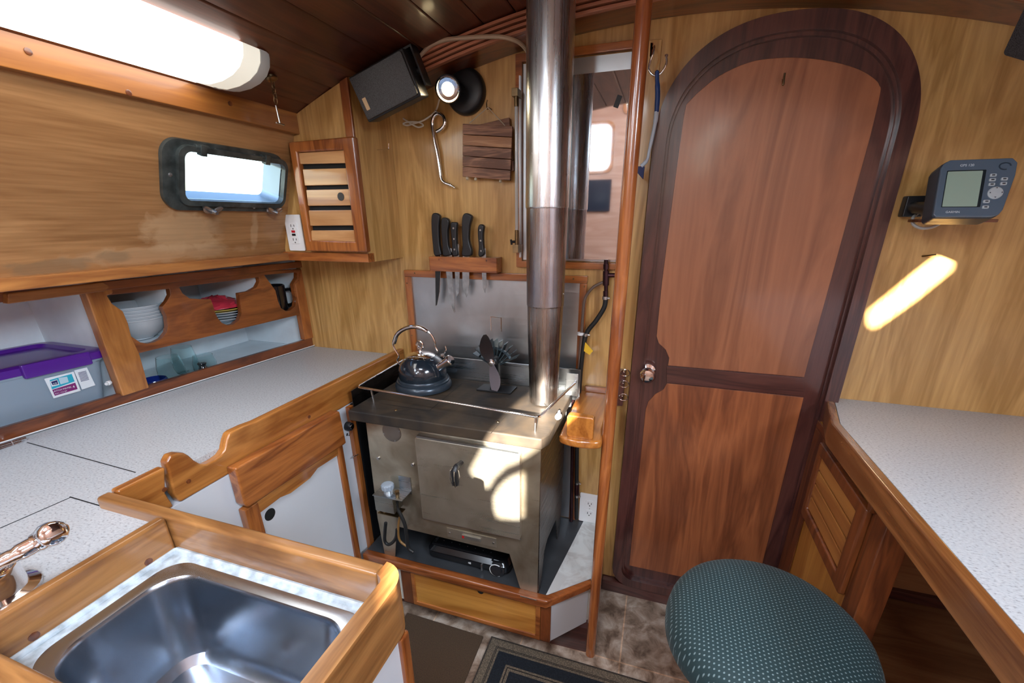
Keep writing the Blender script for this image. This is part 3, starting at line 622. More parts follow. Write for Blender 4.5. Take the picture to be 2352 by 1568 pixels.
rnd = random.Random(5)
rings = []
for j in range(9):
    t2 = j / 8; rr = .076 * math.sin(pi * (.5 + t2 * .5)) ** .6 if j < 8 else .01; z = zs + .046 + .034 * t2
    rings.append([Vector((pc.x + (rr + rnd.uniform(-.006, .006)) * cos(a) * .9, pc.y - .015 + (rr + rnd.uniform(-.008, .008)) * 1.05 * sin(a), z + rnd.uniform(-.004, .004))) for a in [k * 2 * pi / 28 for k in range(28)]])
rb = obj('plastic_bag', MB().loft(rings), plain('red_film', (.60, .04, .07), .22, coat=.6, bump=1.0, nscale=40)); tag(rb, 'crumpled red plastic bag lying on the plates', 'bag')
# mug
mc = Fp(640, 690, -.06); mloc = Vector((mc.x - .002, mc.y - .012, zs + .001))
mg = thing('mug', 'black mug hanging in the right locker opening', 'mug', mloc)
obj('body', MB().lathe([(.034, 0), (.037, .003), (.038, .09), (.036, .092), (.034, .09), (.033, .008), (.001, .006)], mloc, 32), plain('black_glaze', (.006, .006, .007), .1, coat=1), mg)
obj('handle', MB().tube(smooth_path([mloc + Vector((.018, .034, .072)), mloc + Vector((.024, .052, .070)), mloc + Vector((.028, .060, .046)), mloc + Vector((.024, .052, .022)), mloc + Vector((.018, .034, .018))], 5), .006, 10), plain('black_glaze', (0, 0, 0)), mg)
# glasses on the lower shelf
gl = plain('drinking_glass', (.86, .97, .97), .03, trans=1, ior=1.18)
z4 = .803
g0 = None
for (px, py, r, hgt, col, lab) in ((399, 868, .030, .075, 0, 'clear stemless glass, front left of the glasses'), (431, 850, .029, .078, 0, 'clear stemless glass standing behind the front ones'), (478, 862, .028, .055, 0, 'low clear glass at the right end of the glasses')):
    c = Fp(px, py, -.055 if px != 431 else -.11); loc = Vector((c.x, c.y, z4))
    if g0 is None:
        g0 = thing('drinking_glass', lab, 'glass', loc, 'glasses in the lower locker')
        obj('body', MB().lathe([(.022, 0), (.028, .004), (.0335, .022), (.033, .045), (.027, .078), (.0262, .078), (.0318, .045), (.0322, .022), (.027, .006), (.001, .003)], loc, 32), gl, g0)
    else:
        c2 = copy_tree(g0, loc, lab); c2.scale = (r / .030, r / .030, hgt / .075)
c = Fp(356, 885, -.052); jg = tag(obj('cup', MB().lathe([(.026, 0), (.030, .004), (.034, .020), (.031, .028), (.029, .028), (.030, .02), (.026, .006), (.001, .004)], (c.x, c.y, z4), 28), plain('cobalt_glass', (.02, .05, .35), .08, trans=.6, coat=.5)), 'cobalt blue glass bowl beside the slanting post', 'bowl')
c = Fp(470, 858, -.035); jg = tag(obj('stopper_jar', MB().lathe([(.014, 0), (.016, .012), (.012, .024), (.009, .032), (.012, .038), (.011, .040), (.001, .041)], (c.x, c.y, z4), 24), plain('dark_glass', (.03, .04, .05), .08, trans=.5, coat=.6)), 'small dark glass jar before the low clear glass', 'jar')
# storage box with purple lid
BXO = -.030
def bz(*pp): return fyz([(u / 3.733, 640 + v / 3.733) for u, v in pp], BXO)
l0 = bz((0, 800))[0]; l1 = bz((905, 650))[0]
by0, by1 = .33, bz((940, 800))[0][0]
lz = (bz((345, 800))[0][1] + bz((890, 655))[0][1]) / 2; BXF = FXF + BXO; dz_ = lz - .934
bx = thing('storage_box', 'clear plastic storage box with purple lid in the locker', 'storage box', (-1.40, .5, .803))
clr = plain('cloudy_plastic', (.55, .68, .80), .28, trans=.55, ior=1.2)
x0, x1 = -1.45, BXF
r0 = [rr3(x0 + .02, x1 - .014, by0 + .02, by1 - .018, .02, .803, 5), rr3(x0, x1, by0, by1, .025, .925, 5), rr3(x0 - .006, x1 + .004, by0 - .006, by1 + .006, .025, .929, 5), rr3(x0 - .006, x1 + .004, by0 - .006, by1 + .006, .025, .936, 5),
      rr3(x0 + .003, x1 - .003, by0 + .003, by1 - .003, .022, .936, 5), rr3(x0 + .022, x1 - .017, by0 + .022, by1 - .020, .018, .806, 5)]
for r_ in r0:
    for v in r_:
        if v.z > .9: v.z += dz_
obj('box', shear(MB().loft(r0)), clr, bx)
purp = plain('purple_plastic', (.085, .012, .27), .3, coat=.2)
r1 = [rr3(x0 - .010, x1 + .008, by0 - .010, by1 + .010, .03, .934, 6), rr3(x0 - .010, x1 + .008, by0 - .010, by1 + .010, .03, .950, 6), rr3(x0 - .004, x1 + .002, by0 - .004, by1 + .004, .028, .955, 6), rr3(x0 + .012, x1 - .014, by0 + .014, by1 - .014, .02, .955, 6),
      rr3(x0 + .016, x1 - .018, by0 + .018, by1 - .018, .018, .947, 6)]
for r_ in r1:
    for v in r_: v.z += dz_
obj('lid', shear(MB().loft(r1)), purp, bx, label='purple lid')
obj('latch', shear(MB().box(BXF + .004, BXF + .015, by1 - .150, by1 - .030, .925 + dz_, .957 + dz_)), purp, bx, bev=.004)
lb = lambda c, *pp: MB().add([Fp(u / 3.733, 640 + v / 3.733, BXO + c) for u, v in pp], [list(range(len(pp)))])
la = obj('label', lb(.0012, (378, 858), (632, 795), (692, 960), (460, 1025)), plain('label_white', (.8, .86, .9), .4), bx, label='white product label')
obj('label_print', lb(.0016, (425, 868), (615, 815), (640, 880), (445, 948)), plain('label_cyan', (.02, .42, .58), .4), la)
obj('label_print', lb(.0016, (447, 952), (645, 890), (666, 945), (470, 1003)), plain('label_plum', (.22, .02, .16), .4), la)
obj('label_print', lb(.0020, (430, 880), (490, 862), (510, 908), (445, 925)), plain('label_white', (0, 0, 0)), la)
obj('label_print', lb(.0024, (437, 884), (489, 868), (500, 903), (452, 912)), plain('label_navy', (.01, .02, .12), .4), la)
obj('label_print', lb(.0020, (500, 850), (575, 838), (590, 885), (520, 905)), plain('label_pale_blue', (.5, .7, .8), .4), la)
la2 = obj('label', lb(.0012, (634, 786), (745, 760), (818, 912), (703, 950)), plain('label_white', (0, 0, 0)), bx, label='white barcode label')
for i in range(9):
    v0 = 806 + i * 9; o_ = 668 + i * 3.2
    obj('barcode_bar', lb(.0018, (o_, v0), (o_ + 70, v0 - 18), (o_ + 71, v0 - 14), (o_ + 1, v0 + 4)), plain('label_navy', (0, 0, 0)), la2)
def lt(s, u, v, size):
    q = Fp(u / 3.733, 640 + v / 3.733, BXO + .0028); text('lettering', s, size, plain('label_white', (0, 0, 0)), bx, frameM(q, (KS, 1, .0), (0, 0, 1)), .0002)
lt('LATCH MATES', 532, 948, .0052); lt('3.4 L / 3.2 QT', 525, 973, .0038); lt('4', 632, 926, .008); lt('KIS', 472, 898, .005)

# ============================================================ BULKHEAD, GALLEY SIDE
CF = 1.08
wc = thing('wall_cabinet', 'small plywood wall cabinet with louvred door above the worktop', 'cabinet', (-.90, 1.16, 1.13))
xl0, xl1 = -.985, -1.092
top = [(x, ZC(x) - .001) for x in (-.787, -.83, -.87, -.91, -.963)]
obj('body', MB().prism([(-.787, 1.127)] + top + [(-.966, 1.457), (-.987, 1.452), (-1.085, 1.16), (-1.085, 1.127)], CF, 1.2495, 'y'), ply('z'), wc, bev=.001)
obj('corner_trim', MB().prism([(-.812, 1.437), (-.787, 1.437), (-.787, ZC(-.787) - .002), (-.812, ZC(-.812) - .002)], CF - .006, CF + .003, 'y'), teak('z'), wc, bev=.002)
obj('bottom_trim', MB().box(-1.085, -.786, CF - .010, CF + .02, 1.127, 1.152), teak('x'), wc, bev=.002)
z2 = lambda *pp: xz([(640 + u / 2.703, 60 + v / 2.703) for u, v in pp], CF - .016)
dd = obj('door', MB().prism(z2((68, 722), (470, 685), (556, 1402), (180, 1395)), CF - .022, CF - .001, 'y', holes=[z2((122, 784), (408, 768), (480, 1336), (205, 1330))]), teak('z'), wc, bev=.004, seg=3)
sl_ = [((130, 785), (408, 768), (418, 850), (145, 855)), ((158, 886), (424, 880), (436, 984), (172, 990)), ((180, 1015), (440, 1010), (450, 1113), (192, 1116)), ((195, 1143), (455, 1140), (466, 1237), (206, 1240)), ((212, 1268), (470, 1265), (478, 1338), (214, 1332))]
for i, q4 in enumerate(sl_):
    P = z2(*q4); s_ = obj('slat', MB().prism([(P[0][0] - .008, P[0][1]), (P[1][0] + .006, P[1][1]), (P[2][0] + .006, P[2][1]), (P[3][0] - .008, P[3][1])], CF - .014, CF - .004, 'y'), slatw('x'), dd, bev=.002)
    if i == 2:
        c = z2((384, 1058))[0]; obj('finger_hole', MB().lathe([(.0105, 0), (.0105, .001)], (c[0], CF - .0143, c[1]), 24, (0, -1, 0)), plain('hole_grey', (.05, .045, .04), .7), s_)
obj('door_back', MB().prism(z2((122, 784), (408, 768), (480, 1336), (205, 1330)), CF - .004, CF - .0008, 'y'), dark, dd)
def outlet(name, label, cx, cz, Y, gfci=False, hole=False):
    o = thing(name, label, 'electrical outlet', (cx, Y, cz - .057))
    obj('cover_plate', MB().prism(rrect(cx - .029 if gfci else cx - .035, cx + .029 if gfci else cx + .035, cz - .050 if gfci else cz - .057, cz + .050 if gfci else cz + .057, .004, 3), Y - .005, Y, 'y'), whitep, o, bev=.0015)
    gd = plain('slot_grey', (.06, .06, .06), .5)
    if gfci:
        f = obj('receptacle', MB().prism(rrect(cx - .0145, cx + .0145, cz - .030, cz + .030, .003, 3), Y - .0075, Y - .004, 'y'), whitep, o, bev=.0006)
        obj('reset_button', MB().box(cx - .006, cx + .006, Y - .009, Y - .007, cz + .001, cz + .007), plain('red_button', (.5, .01, .02), .4), f)
        obj('test_button', MB().box(cx - .006, cx + .006, Y - .009, Y - .007, cz - .008, cz - .002), blackp, f)
        zs_ = (cz + .018, cz - .020)
    else: zs_ = (cz + .0195, cz - .0195)
    for zz in zs_:
        if not gfci: f = obj('receptacle', MB().prism([(cx + .0165 * math.cos(a), zz + max(-.0125, min(.0125, .0165 * math.sin(a)))) for a in [k * pi / 12 for k in range(24)]], Y - .0068, Y - .004, 'y'), whitep, o, bev=.0006)
        for dx, hh in ((-.0055, .0035), (.0055, .0028)): obj('slot', MB().box(cx + dx - .001, cx + dx + .001, Y - .0079, Y - .0066, zz - hh + .002, zz + hh + .002), gd, f)
        obj('slot', MB().lathe([(.002, 0), (.002, .0012)], (cx, Y - .0067, zz - .0065), 10, (0, -1, 0)), gd, f)
    if not gfci: obj('screw', MB().lathe([(.0022, 0), (.002, .001)], (cx, Y - .005, cz), 10, (0, -1, 0)), bolt_m, o)
outlet('electrical_outlet', 'white outlet with red and black buttons beside the louvred wall cabinet', -1.033, 1.205, CF - .001, True)
a = Yp(1352, 1165, BH); outlet('electrical_outlet', 'white double outlet low on the bulkhead behind the round pole', a.x + .004, a.z, BH - .0005)
# cup hooks
def hookpx(px, py, Y, lab, s=1.0, mat=None, base=BH):
    q = Yp(px, py, base); o = MB().tube(smooth_path([(q.x - .022 * s, base, q.z), (q.x - .012 * s, base - .028 * s, q.z - .002), (q.x + .004 * s, base - .030 * s, q.z), (q.x + .008 * s, base - .028 * s, q.z + .014 * s)], 4), .0016, 8)
    return tag(obj('coat_hook', o, mat or chrome), lab, 'hook')
q = Xp(866, 344, -.787); e_ = Yp(893, 344, q.y); tag(obj('coat_hook', MB().tube([q, Vector((e_.x, q.y, q.z)), Vector((e_.x + .002, q.y, q.z + .014))], .0016, 8), chrome), 'thin metal square hook on the side of the louvred cabinet', 'hook')
q = Yp(2132, 585, BH); tag(obj('coat_hook', MB().tube(smooth_path([(q.x - .010, BH, q.z - .003), (q.x - .004, BH - .012, q.z - .001), (q.x + .006, BH - .018, q.z + .002)], 4), .002, 8), brass), 'tiny brass hook on the bulkhead above the sunlit patch', 'hook')
# chain with toggle hanging from the deckhead
q = Xp(624, 187, -.872); ch = thing('hook_chain', 'short chain with a T toggle hanging at the end of the ceiling light', 'chain', (q.x, q.y, q.z))
obj('plate', MB().lathe([(.013, 0), (.013, .004), (.008, .007)], q + Vector((0, 0, .008)), 16, (.35, 0, -1)), brass, ch)
for i in range(4):
    c = q + Vector((.001, .001, -.004 - .0105 * i)); al = i % 2
    obj('link', MB().tube([c + Vector(((0.0045 * cos(a) if al else 0), (0 if al else .0045 * cos(a)), .008 * sin(a))) for a in [k * pi / 6 for k in range(12)]], .0012, 6, True), brass, ch)
e = q + Vector((0, 0, -.046)); obj('toggle', MB().tube([e, e + Vector((.003, 0, -.036))], .0018, 8).tube([e + Vector((.003, -.011, -.036)), e + Vector((.003, .011, -.037))], .0018, 8), plain('nickel', (.42, .42, .43), .3, 1.0), ch)
# speakers
def speaker(name, label, P00, PR, PU, wdt, hgt, dep, badge=True):
    M = frameM(P00, PR, PU)     # origin lower-left of the front, local z out of the front
    c = M @ Vector((wdt / 2, hgt / 2, -dep / 2)); o = thing(name, label, 'speaker', c)
    def trap(z, k): return [Vector((k, k, z)), Vector((wdt - k, k, z)), Vector((wdt - k, hgt - k, z)), Vector((k, hgt - k, z))]
    obj('cabinet', MB(M).loft([trap(-.004, 0), trap(-dep * .6, 0), trap(-dep, .014)]), plain('speaker_black', (.016, .017, .019), .42), o, bev=.004, seg=3)
    m, N, L, b = nmat('speaker_grille' + name)
    tc = N.new('ShaderNodeTexCoord'); vo = N.new('ShaderNodeTexVoronoi'); vo.inputs['Scale'].default_value = 800; L.new(tc.outputs['Object'], vo.inputs['Vector'])
    r = N.new('ShaderNodeValToRGB'); r.color_ramp.elements[0].color = (.004, .004, .005, 1); r.color_ramp.elements[0].position = .25; r.color_ramp.elements[1].color = (.05, .052, .056, 1); r.color_ramp.elements[1].position = .5
    L.new(vo.outputs['Distance'], r.inputs['Fac']); L.new(r.outputs[0], b.inputs['Base Color']); b.inputs['Roughness'].default_value = .45; b.inputs['Metallic'].default_value = .3
    g = obj('grille', MB(M).prism(rrect(.004, wdt - .004, .004, hgt - .004, .006, 4), -.005, .003, 'z'), m, o, bev=.002)
    if badge: obj('badge', MB(M).prism(rrect(.014, .024, .022, .048, .001, 2), .003, .0036, 'z'), plain('badge_brass', (.45, .33, .20), .4, .6), o)
    obj('bracket', MB(M).box(wdt * .45, wdt + .012, hgt + .001, hgt + .005, -dep * .75, -dep * .35).box(wdt + .008, wdt + .012, hgt * .2, hgt + .005, -dep * .75, -dep * .35), blackm, o)
    obj('bracket_knob', MB(M).lathe([(.009, 0), (.009, .008), (.005, .012)], (wdt, hgt * .55, -dep * .5), 16, (1, 0, 0)), blackp, o)
    return o
sp = lambda px, py, Y: Yp(px, py, Y)
TL, TR, BL = Vector((-.766, 1.046, 1.558)), Vector((-.617, 1.053, 1.606)), Vector((-.737, 1.067, 1.466))
speaker('speaker', 'black box speaker tilted down under the deckhead above the louvred cabinet', BL, TR - TL, TL - BL, .157, .099, .094)
r_o = sp(2262, 190, 1.0)
speaker('speaker', 'black speaker cut by the upper right corner of the picture', sp(2296, 128, .98), sp(2420, 165, .93) - sp(2296, 128, .98), sp(2360, 20, .93) - sp(2296, 128, .98), .17, .13, .11, False)
# spot lamp
lc = Yp(1070, 213, BH); lp = thing('spot_lamp', 'lit black swivel spot lamp on the bulkhead right of the speaker', 'lamp', (lc.x, BH, lc.z))
obj('base', MB().lathe([(.054, 0), (.055, .004), (.054, .014), (.050, .020), (.044, .024), (.020, .026)], (lc.x + .004, BH - .0004, lc.z), 40, (0, -1, 0)), blackp, lp)
hc = Yp(1029, 204, 1.17); hd = (Vector((.0, .0, 1.24)) - hc).normalized(); hd = (hd + Vector((-.15, 0, -.25))).normalized()
obj('arm', MB().tube([(lc.x, BH - .02, lc.z), hc - hd * .015], .012, 12), blackp, lp)
hd_ = obj('head', MB().lathe([(.010, -.050), (.020, -.044), (.026, -.026), (.031, -.004), (.032, .004), (.029, .006), (.026, .0)], hc, 32, hd), blackp, lp)
obj('bezel', MB().lathe([(.027, .000), (.0295, .006), (.0275, .0075), (.0245, .003)], hc, 36, hd), chrome, hd_)
obj('reflector', MB().lathe([(.0245, .0015), (.016, .003), (.0158, .0032)], hc, 32, hd), plain('reflector_glow', (.8, .75, .6), .2, 1.0, emit=.8, ecol=(1, .80, .45)), hd_)
obj('bulb', MB().lathe([(.016, .003), (.014, .0055), (.008, .0068), (.001, .007)], hc, 32, hd), plain('bulb_glow', (1, .88, .6), .3, emit=9, ecol=(1, .80, .45)), hd_)
sl2 = bpy.data.lights.new('spot_lamp_light', 'SPOT'); so2 = link(bpy.data.objects.new('spot_lamp_light', sl2)); sl2.energy = 2.4; sl2.spot_size = radians(110); sl2.spot_blend = .6; sl2.color = (1, .78, .48); sl2.shadow_soft_size = .02
so2.location = hc + hd * .012; so2.rotation_euler = hd.to_track_quat('-Z', 'Y').to_euler()
# cables
cab_w = plain('cable_white', (.62, .56, .46), .45)
p = lambda px, py, Y=1.235: Yp(px, py, Y)
c_ = obj('cable', MB().tube(smooth_path([p(1010, 225, 1.20), p(1000, 255), p(975, 275), p(950, 284), p(935, 288), p(926, 284), p(940, 280), p(962, 281), p(972, 288), p(960, 292), p(944, 284), p(926, 272)], 6), .0022, 8), cab_w); tag(c_, 'thin white cable looped below the speaker', 'cable')
c_ = obj('cable', MB().tube(smooth_path([Yp(960, 135, 1.135), Yp(985, 108, 1.14), Yp(1020, 92, 1.14), Yp(1080, 86, 1.14), Yp(1140, 84, 1.14), Yp(1175, 90, 1.14), Yp(1200, 104, 1.16), Yp(1225, 140, 1.20)], 6), .0045, 8), plain('cable_beige', (.42, .31, .21), .5)); tag(c_, 'beige cable running under the deck beam behind the stove pipe', 'cable')
# ---------------- stove lid lifter
u = lambda a, b2: Yp(640 + a / 2.703, 60 + b2 / 2.703, 1.236)
pts = [u(980, 655), u(1010, 638), u(1032, 605), u(1022, 562), u(990, 543), u(963, 562), u(953, 610), u(965, 690), u(985, 790), u(998, 880), u(1010, 950), u(1035, 975), u(1068, 987), u(1095, 1004)]
lf = thing('stove_poker', 'chromed steel poker with a looped handle hanging by the trivets', 'poker', u(1010, 950))
obj('rod', MB().tube(smooth_path(pts, 5), [.0052] * 55 + [.0045] * 6 + [.003] * 5, 12), chrome, lf)
q = u(985, 540); tag(obj('nail_hook', MB().tube([(q.x, BH, q.z), (q.x, BH - .024, q.z + .004)], .0016, 8), bolt_m), 'small nail holding the steel poker', 'hook')
# trivets on a screw hook
tw = wood('scorched_trivet', (.46, .23, .13), (.14, .06, .035), 'x', rough=.6, coat=.05, scale=2.4, streak=.5)
tw2 = wood('scorched_trivet_pale', (.62, .36, .19), (.32, .15, .07), 'x', rough=.6, coat=.05, scale=2.4, streak=.5)
def trivet(lab, quad, Y0, n=5):
    q = [Yp(640 + a / 2.703, 60 + b2 / 2.703, Y0) for a, b2 in quad]; o = thing('trivet', lab, 'trivet', (q[3] + q[2]) / 2)
    for i in range(n):
        a, b2 = i / n, (i + 1) / n - .008
        P = [q[0].lerp(q[3], a), q[1].lerp(q[2], a), q[1].lerp(q[2], b2), q[0].lerp(q[3], b2)]
        obj('slat', MB().prism([(v.x, v.z) for v in P], Y0 - .005, Y0 + .005, 'y'), tw2 if i == 1 else tw, o, bev=.0018)
    return o, q
o2, _ = trivet('wooden slat trivet hanging tilted behind the other one', [(1215, 620), (1435, 568), (1466, 900), (1240, 950)], 1.2395)
o1, q = trivet('scorched wooden slat trivet hanging in front on strings', [(1146, 607), (1455, 622), (1440, 962), (1145, 936)], 1.226)
hkq = u(1310, 510)
obj('string', MB().tube([q[0] + Vector((.02, -.004, 0)), hkq + Vector((0, -.012, 0)), q[1] + Vector((-.02, -.004, .002))], .0012, 6), plain('twine', (.45, .38, .28), .9), o1)
for a in (.10, .28, .80):
    c = q[3].lerp(q[2], a) + Vector((0, -.004, -.003)); obj('knot', MB().lathe([(.001, -.004), (.004, -.002), (.0042, .002), (.001, .005)], c, 8), plain('twine', (0, 0, 0)), o1)
tag(obj('eye_hook', MB().tube(smooth_path([(hkq.x, BH, hkq.z), (hkq.x, BH - .018, hkq.z), (hkq.x + .004, BH - .022, hkq.z - .006), (hkq.x - .003, BH - .022, hkq.z - .004), (hkq.x - .006, BH - .020, hkq.z + .010), (hkq.x - .003, BH - .020, hkq.z + .018)], 4), .0018, 8), brass), 'brass screw hook above the trivets', 'hook')
# knife rack and knives
kr = thing('knife_rack', 'teak knife rack screwed above the stove splashback', 'knife rack', (-.575, 1.23, 1.10))
ra = xz([(989, 588), (1145, 588), (1147, 624), (990, 621)], 1.22)
slots = [((995, 1014), (1001, 1012)), ((1016, 1034), (1025, 1040)), ((1037, 1051), (1045, 1056)), ((1063, 1085), (1062, 1076)), ((1099, 1113), (1107, 1117))]
sh = []
for (a, b2) in slots: pa, pb = Yp(b2[0] - 2, 600, 1.222), Yp(b2[1] + 2, 600, 1.222); sh.append([(pa.x, 1.220), (pb.x, 1.220), (pb.x, 1.2235), (pa.x, 1.2235)])
x0, x1 = ra[0][0], ra[1][0]; zt, zb = ra[0][1], ra[3][1]
obj('block', MB().prism(rrect(x0, x1, 1.206, 1.2495, .004, 3), zb, zt, 'z', holes=sh), teak('x'), kr, bev=.002)
for px in (1008, 1117): c = Yp(px, 594, 1.2055); obj('plug', MB().lathe([(.003, 0), (.003, .0005)], (c.x, 1.206, zt - .008), 12, (0, -1, 0)), teakd('z'), kr)
blade = plain('knife_steel', (.50, .50, .50), .25, 1.0, noise=.3, nscale=40)
def knife(lab, hp, bp, Y=1.2218, riv=False, ser=False, bm_=None):
    hz = [Yp(a, b2, 1.2218) for a, b2 in hp]; o = thing('knife', lab, 'knife', (sum(v.x for v in hz) / len(hz), Y, zt))
    hh = sm2([(v.x, v.z) for v in hz], 4); mz = min(p[1] for p in hh); hh = [(x, max(z, mz)) for x, z in hh]
    dz = zt + .001 - mz
    obj('handle', MB().prism([(x, z + dz) for x, z in hh], Y - .008, Y + .008, 'y'), blackp, o, bev=.004, seg=3, angle=50)
    B = [Yp(a, b2, Y) for a, b2 in bp]; P = [(v.x, v.z) for v in B]
    if ser:
        (xa, za), (xb, zb2) = P[-1], P[-2]; n = 26; P = P[:-2] + [(xb + (xa - xb) * k / n + (.0012 if k % 2 else 0), zb2 + (za - zb2) * k / n) for k in range(n + 1)]
    obj('blade', MB().prism(P, Y - .0008, Y + .0008, 'y'), bm_ or blade, o)
    if ser: obj('serration', MB().tube([Vector((x, Y - .001, z)) for x, z in P[2:]], .0007, 6), bolt_m, o)
    if riv:
        cx_ = sum(v.x for v in hz) / len(hz); zz = [v.z + dz for v in hz]
        for t3 in (.18, .5, .82): obj('rivet', MB().lathe([(.0028, 0), (.0024, .0012)], (cx_, Y - .0078, min(zz) + (max(zz) - min(zz)) * t3), 10, (0, -1, 0)), bolt_m, o)
    return o
blade_dark = plain('knife_steel_dark', (.06, .06, .06), .3, .9)
knife('black handled bread knife at the left end of the rack, serrated edge showing', [(994, 494), (1001, 488), (1010, 492), (1012, 500), (1010, 520), (1011, 555), (1014, 575), (1015, 584), (1000, 585), (996, 560), (993, 520)], [(1000, 570), (1000, 625), (1001, 702), (1004, 700), (1010, 670), (1012, 625), (1012, 570)], ser=True, bm_=blade_dark)
knife('black handled knife second from left with a long narrow serrated blade', [(1016, 502), (1022, 497), (1031, 501), (1033, 512), (1030, 530), (1032, 562), (1038, 578), (1036, 584), (1020, 584), (1018, 560), (1015, 525)], [(1024, 570), (1025, 625), (1033, 690), (1043, 719), (1046, 716), (1042, 670), (1039, 625), (1038, 570)])
knife('riveted black knife third from left with a steel butt', [(1037, 506), (1044, 504), (1051, 507), (1050, 530), (1051, 560), (1053, 580), (1041, 580), (1040, 555), (1037, 525)], [(1042, 560), (1045, 625), (1047, 672), (1049, 682), (1054, 672), (1056, 625), (1054, 560)], riv=True)
knife('thick black handled knife second from right with a pointed broad blade', [(1064, 494), (1072, 487), (1084, 492), (1085, 500), (1080, 520), (1079, 550), (1085, 572), (1082, 585), (1063, 584), (1064, 560), (1062, 520)], [(1064, 570), (1062, 625), (1063, 660), (1071, 683), (1076, 672), (1078, 640), (1078, 570)])
knife('small riveted black paring knife at the right end of the rack', [(1100, 516), (1106, 511), (1113, 516), (1111, 535), (1112, 560), (1114, 580), (1101, 585), (1101, 560), (1099, 535)], [(1105, 570), (1107, 625), (1109, 660), (1114, 673), (1118, 655), (1117, 625), (1116, 570)], riv=True)
# ---------------- stainless splashback behind the stove
sb = thing('splashback', 'stainless steel splashback in a teak frame behind the stove', 'splashback', (-.49, 1.246, .26))
x0, x1 = -.782, -.195; zt_ = 1.090
obj('sheet', MB().box(x0 + .012, x1 - .012, 1.2465, 1.2495, .262, zt_ - .012), steel('splash_steel', (.62, .645, .67), .34, 'x', .22), sb)
fw = .021
obj('frame_rail', MB().box(x0, x1, 1.238, 1.2495, zt_ - fw, zt_), teak('x'), sb, bev=.002)
for a in (x0, x1 - fw): obj('frame_rail', MB().box(a, a + fw, 1.238, 1.2495, .262, zt_ - fw), teak('z'), sb, bev=.002)
for px, py in ((952, 627), (934, 650), (944, 770), (1317, 638), (1344, 658)):
    q = Yp(px, py, 1.238); obj('screw', MB().lathe([(.0026, 0), (.0022, .0008)], (max(x0 + .008, min(x1 - .008, q.x)), 1.238, min(zt_ - .009, q.z)), 10, (0, -1, 0)), brass, sb)
# polished heat shield (works as a mirror) with teak frame
mr = thing('heat_shield', 'mirror polished steel heat shield in a teak frame behind the pipe', 'mirror', (-.26, 1.24, 1.11))
fo = [(-.404, 1.110), (-.108, 1.110), (-.108, 1.624), (-.404, 1.624)]; fo = [(-.404, 1.109), (-.100, 1.109), (-.100, 1.624), (-.404, 1.624)]
obj('frame', MB().prism(fo, 1.236, 1.2495, 'y', holes=[[(-.386, 1.127), (-.118, 1.127), (-.118, 1.606), (-.386, 1.606)]]), teak('x'), mr, bev=.002)
mir = plain('polished_steel', (.58, .60, .63), .03, 1.0)
obj('mirror_plate', MB().box(-.249, -.116, 1.221, 1.223, 1.137, 1.563), mir, mr)
obj('side_flange', MB().quad((-.268, 1.224, 1.137), (-.249, 1.221, 1.137), (-.249, 1.221, 1.563), (-.268, 1.224, 1.563), .001), steel('flange_steel', (.34, .42, .50), .2, 'z'), mr)
obj('back_plate', MB().box(-.385, -.119, 1.244, 1.2465, 1.13, 1.603), steel('splash_steel'), mr)
obj('side_flange', MB().box(-.391, -.387, 1.226, 1.245, 1.137, 1.575), steel('splash_steel'), mr)
q = Yp(1419, 233, 1.2205); obj('tape', MB(frameM((q.x, 1.2205, q.z), (.9, 0, -.0), (.0, 0, 1)) @ Matrix.Rotation(radians(-20), 4, 'Z')).prism(rrect(-.006, .006, -.013, .013, .001, 2), 0, .0008, 'z'), plain('tape_black', (.02, .02, .022), .5), mr)
# fuel sight tube with brass fittings
sg = thing('sight_tube', 'brass and glass tube with valve left of the stove pipe', 'pipe', (-.397, 1.21, 1.15))
X_ = -.399; Y_ = 1.205
a, b2 = Yp(1186, 240, Y_), Yp(1184, 540, Y_)
obj('glass_tube', MB().tube([(a.x, Y_, b2.z), (a.x, Y_, a.z)], .0045, 12), plain('tube_glass', (.75, .80, .82), .08, trans=.6, coat=.4), sg)
obj('fitting', MB().box(a.x - .010, a.x + .006, Y_ - .008, Y_ + .03, Yp(0 + 1186, 222, Y_).z, Yp(1186, 203, Y_).z).tube([(a.x, Y_, Yp(1186, 245, Y_).z), (a.x, Y_, Yp(1186, 220, Y_).z)], .006, 8), brass, sg, bev=.001)
obj('fitting', MB().box(a.x - .010, a.x + .006, Y_ - .008, Y_ + .03, Yp(1186, 580, Y_).z, Yp(1186, 562, Y_).z).tube([(a.x, Y_, Yp(1186, 572, Y_).z), (a.x, Y_, Yp(1186, 528, Y_).z)], .006, 8), brass, sg, bev=.001)
z_ = Yp(1180, 555, Y_).z; obj('valve_handle', MB().tube([(a.x, Y_, z_), (a.x - .014, Y_ - .004, z_)], .0035, 8).tube([(a.x - .014, Y_ - .004, z_ - .008), (a.x - .016, Y_ - .004, z_ + .006)], .003, 8), blackm, sg)
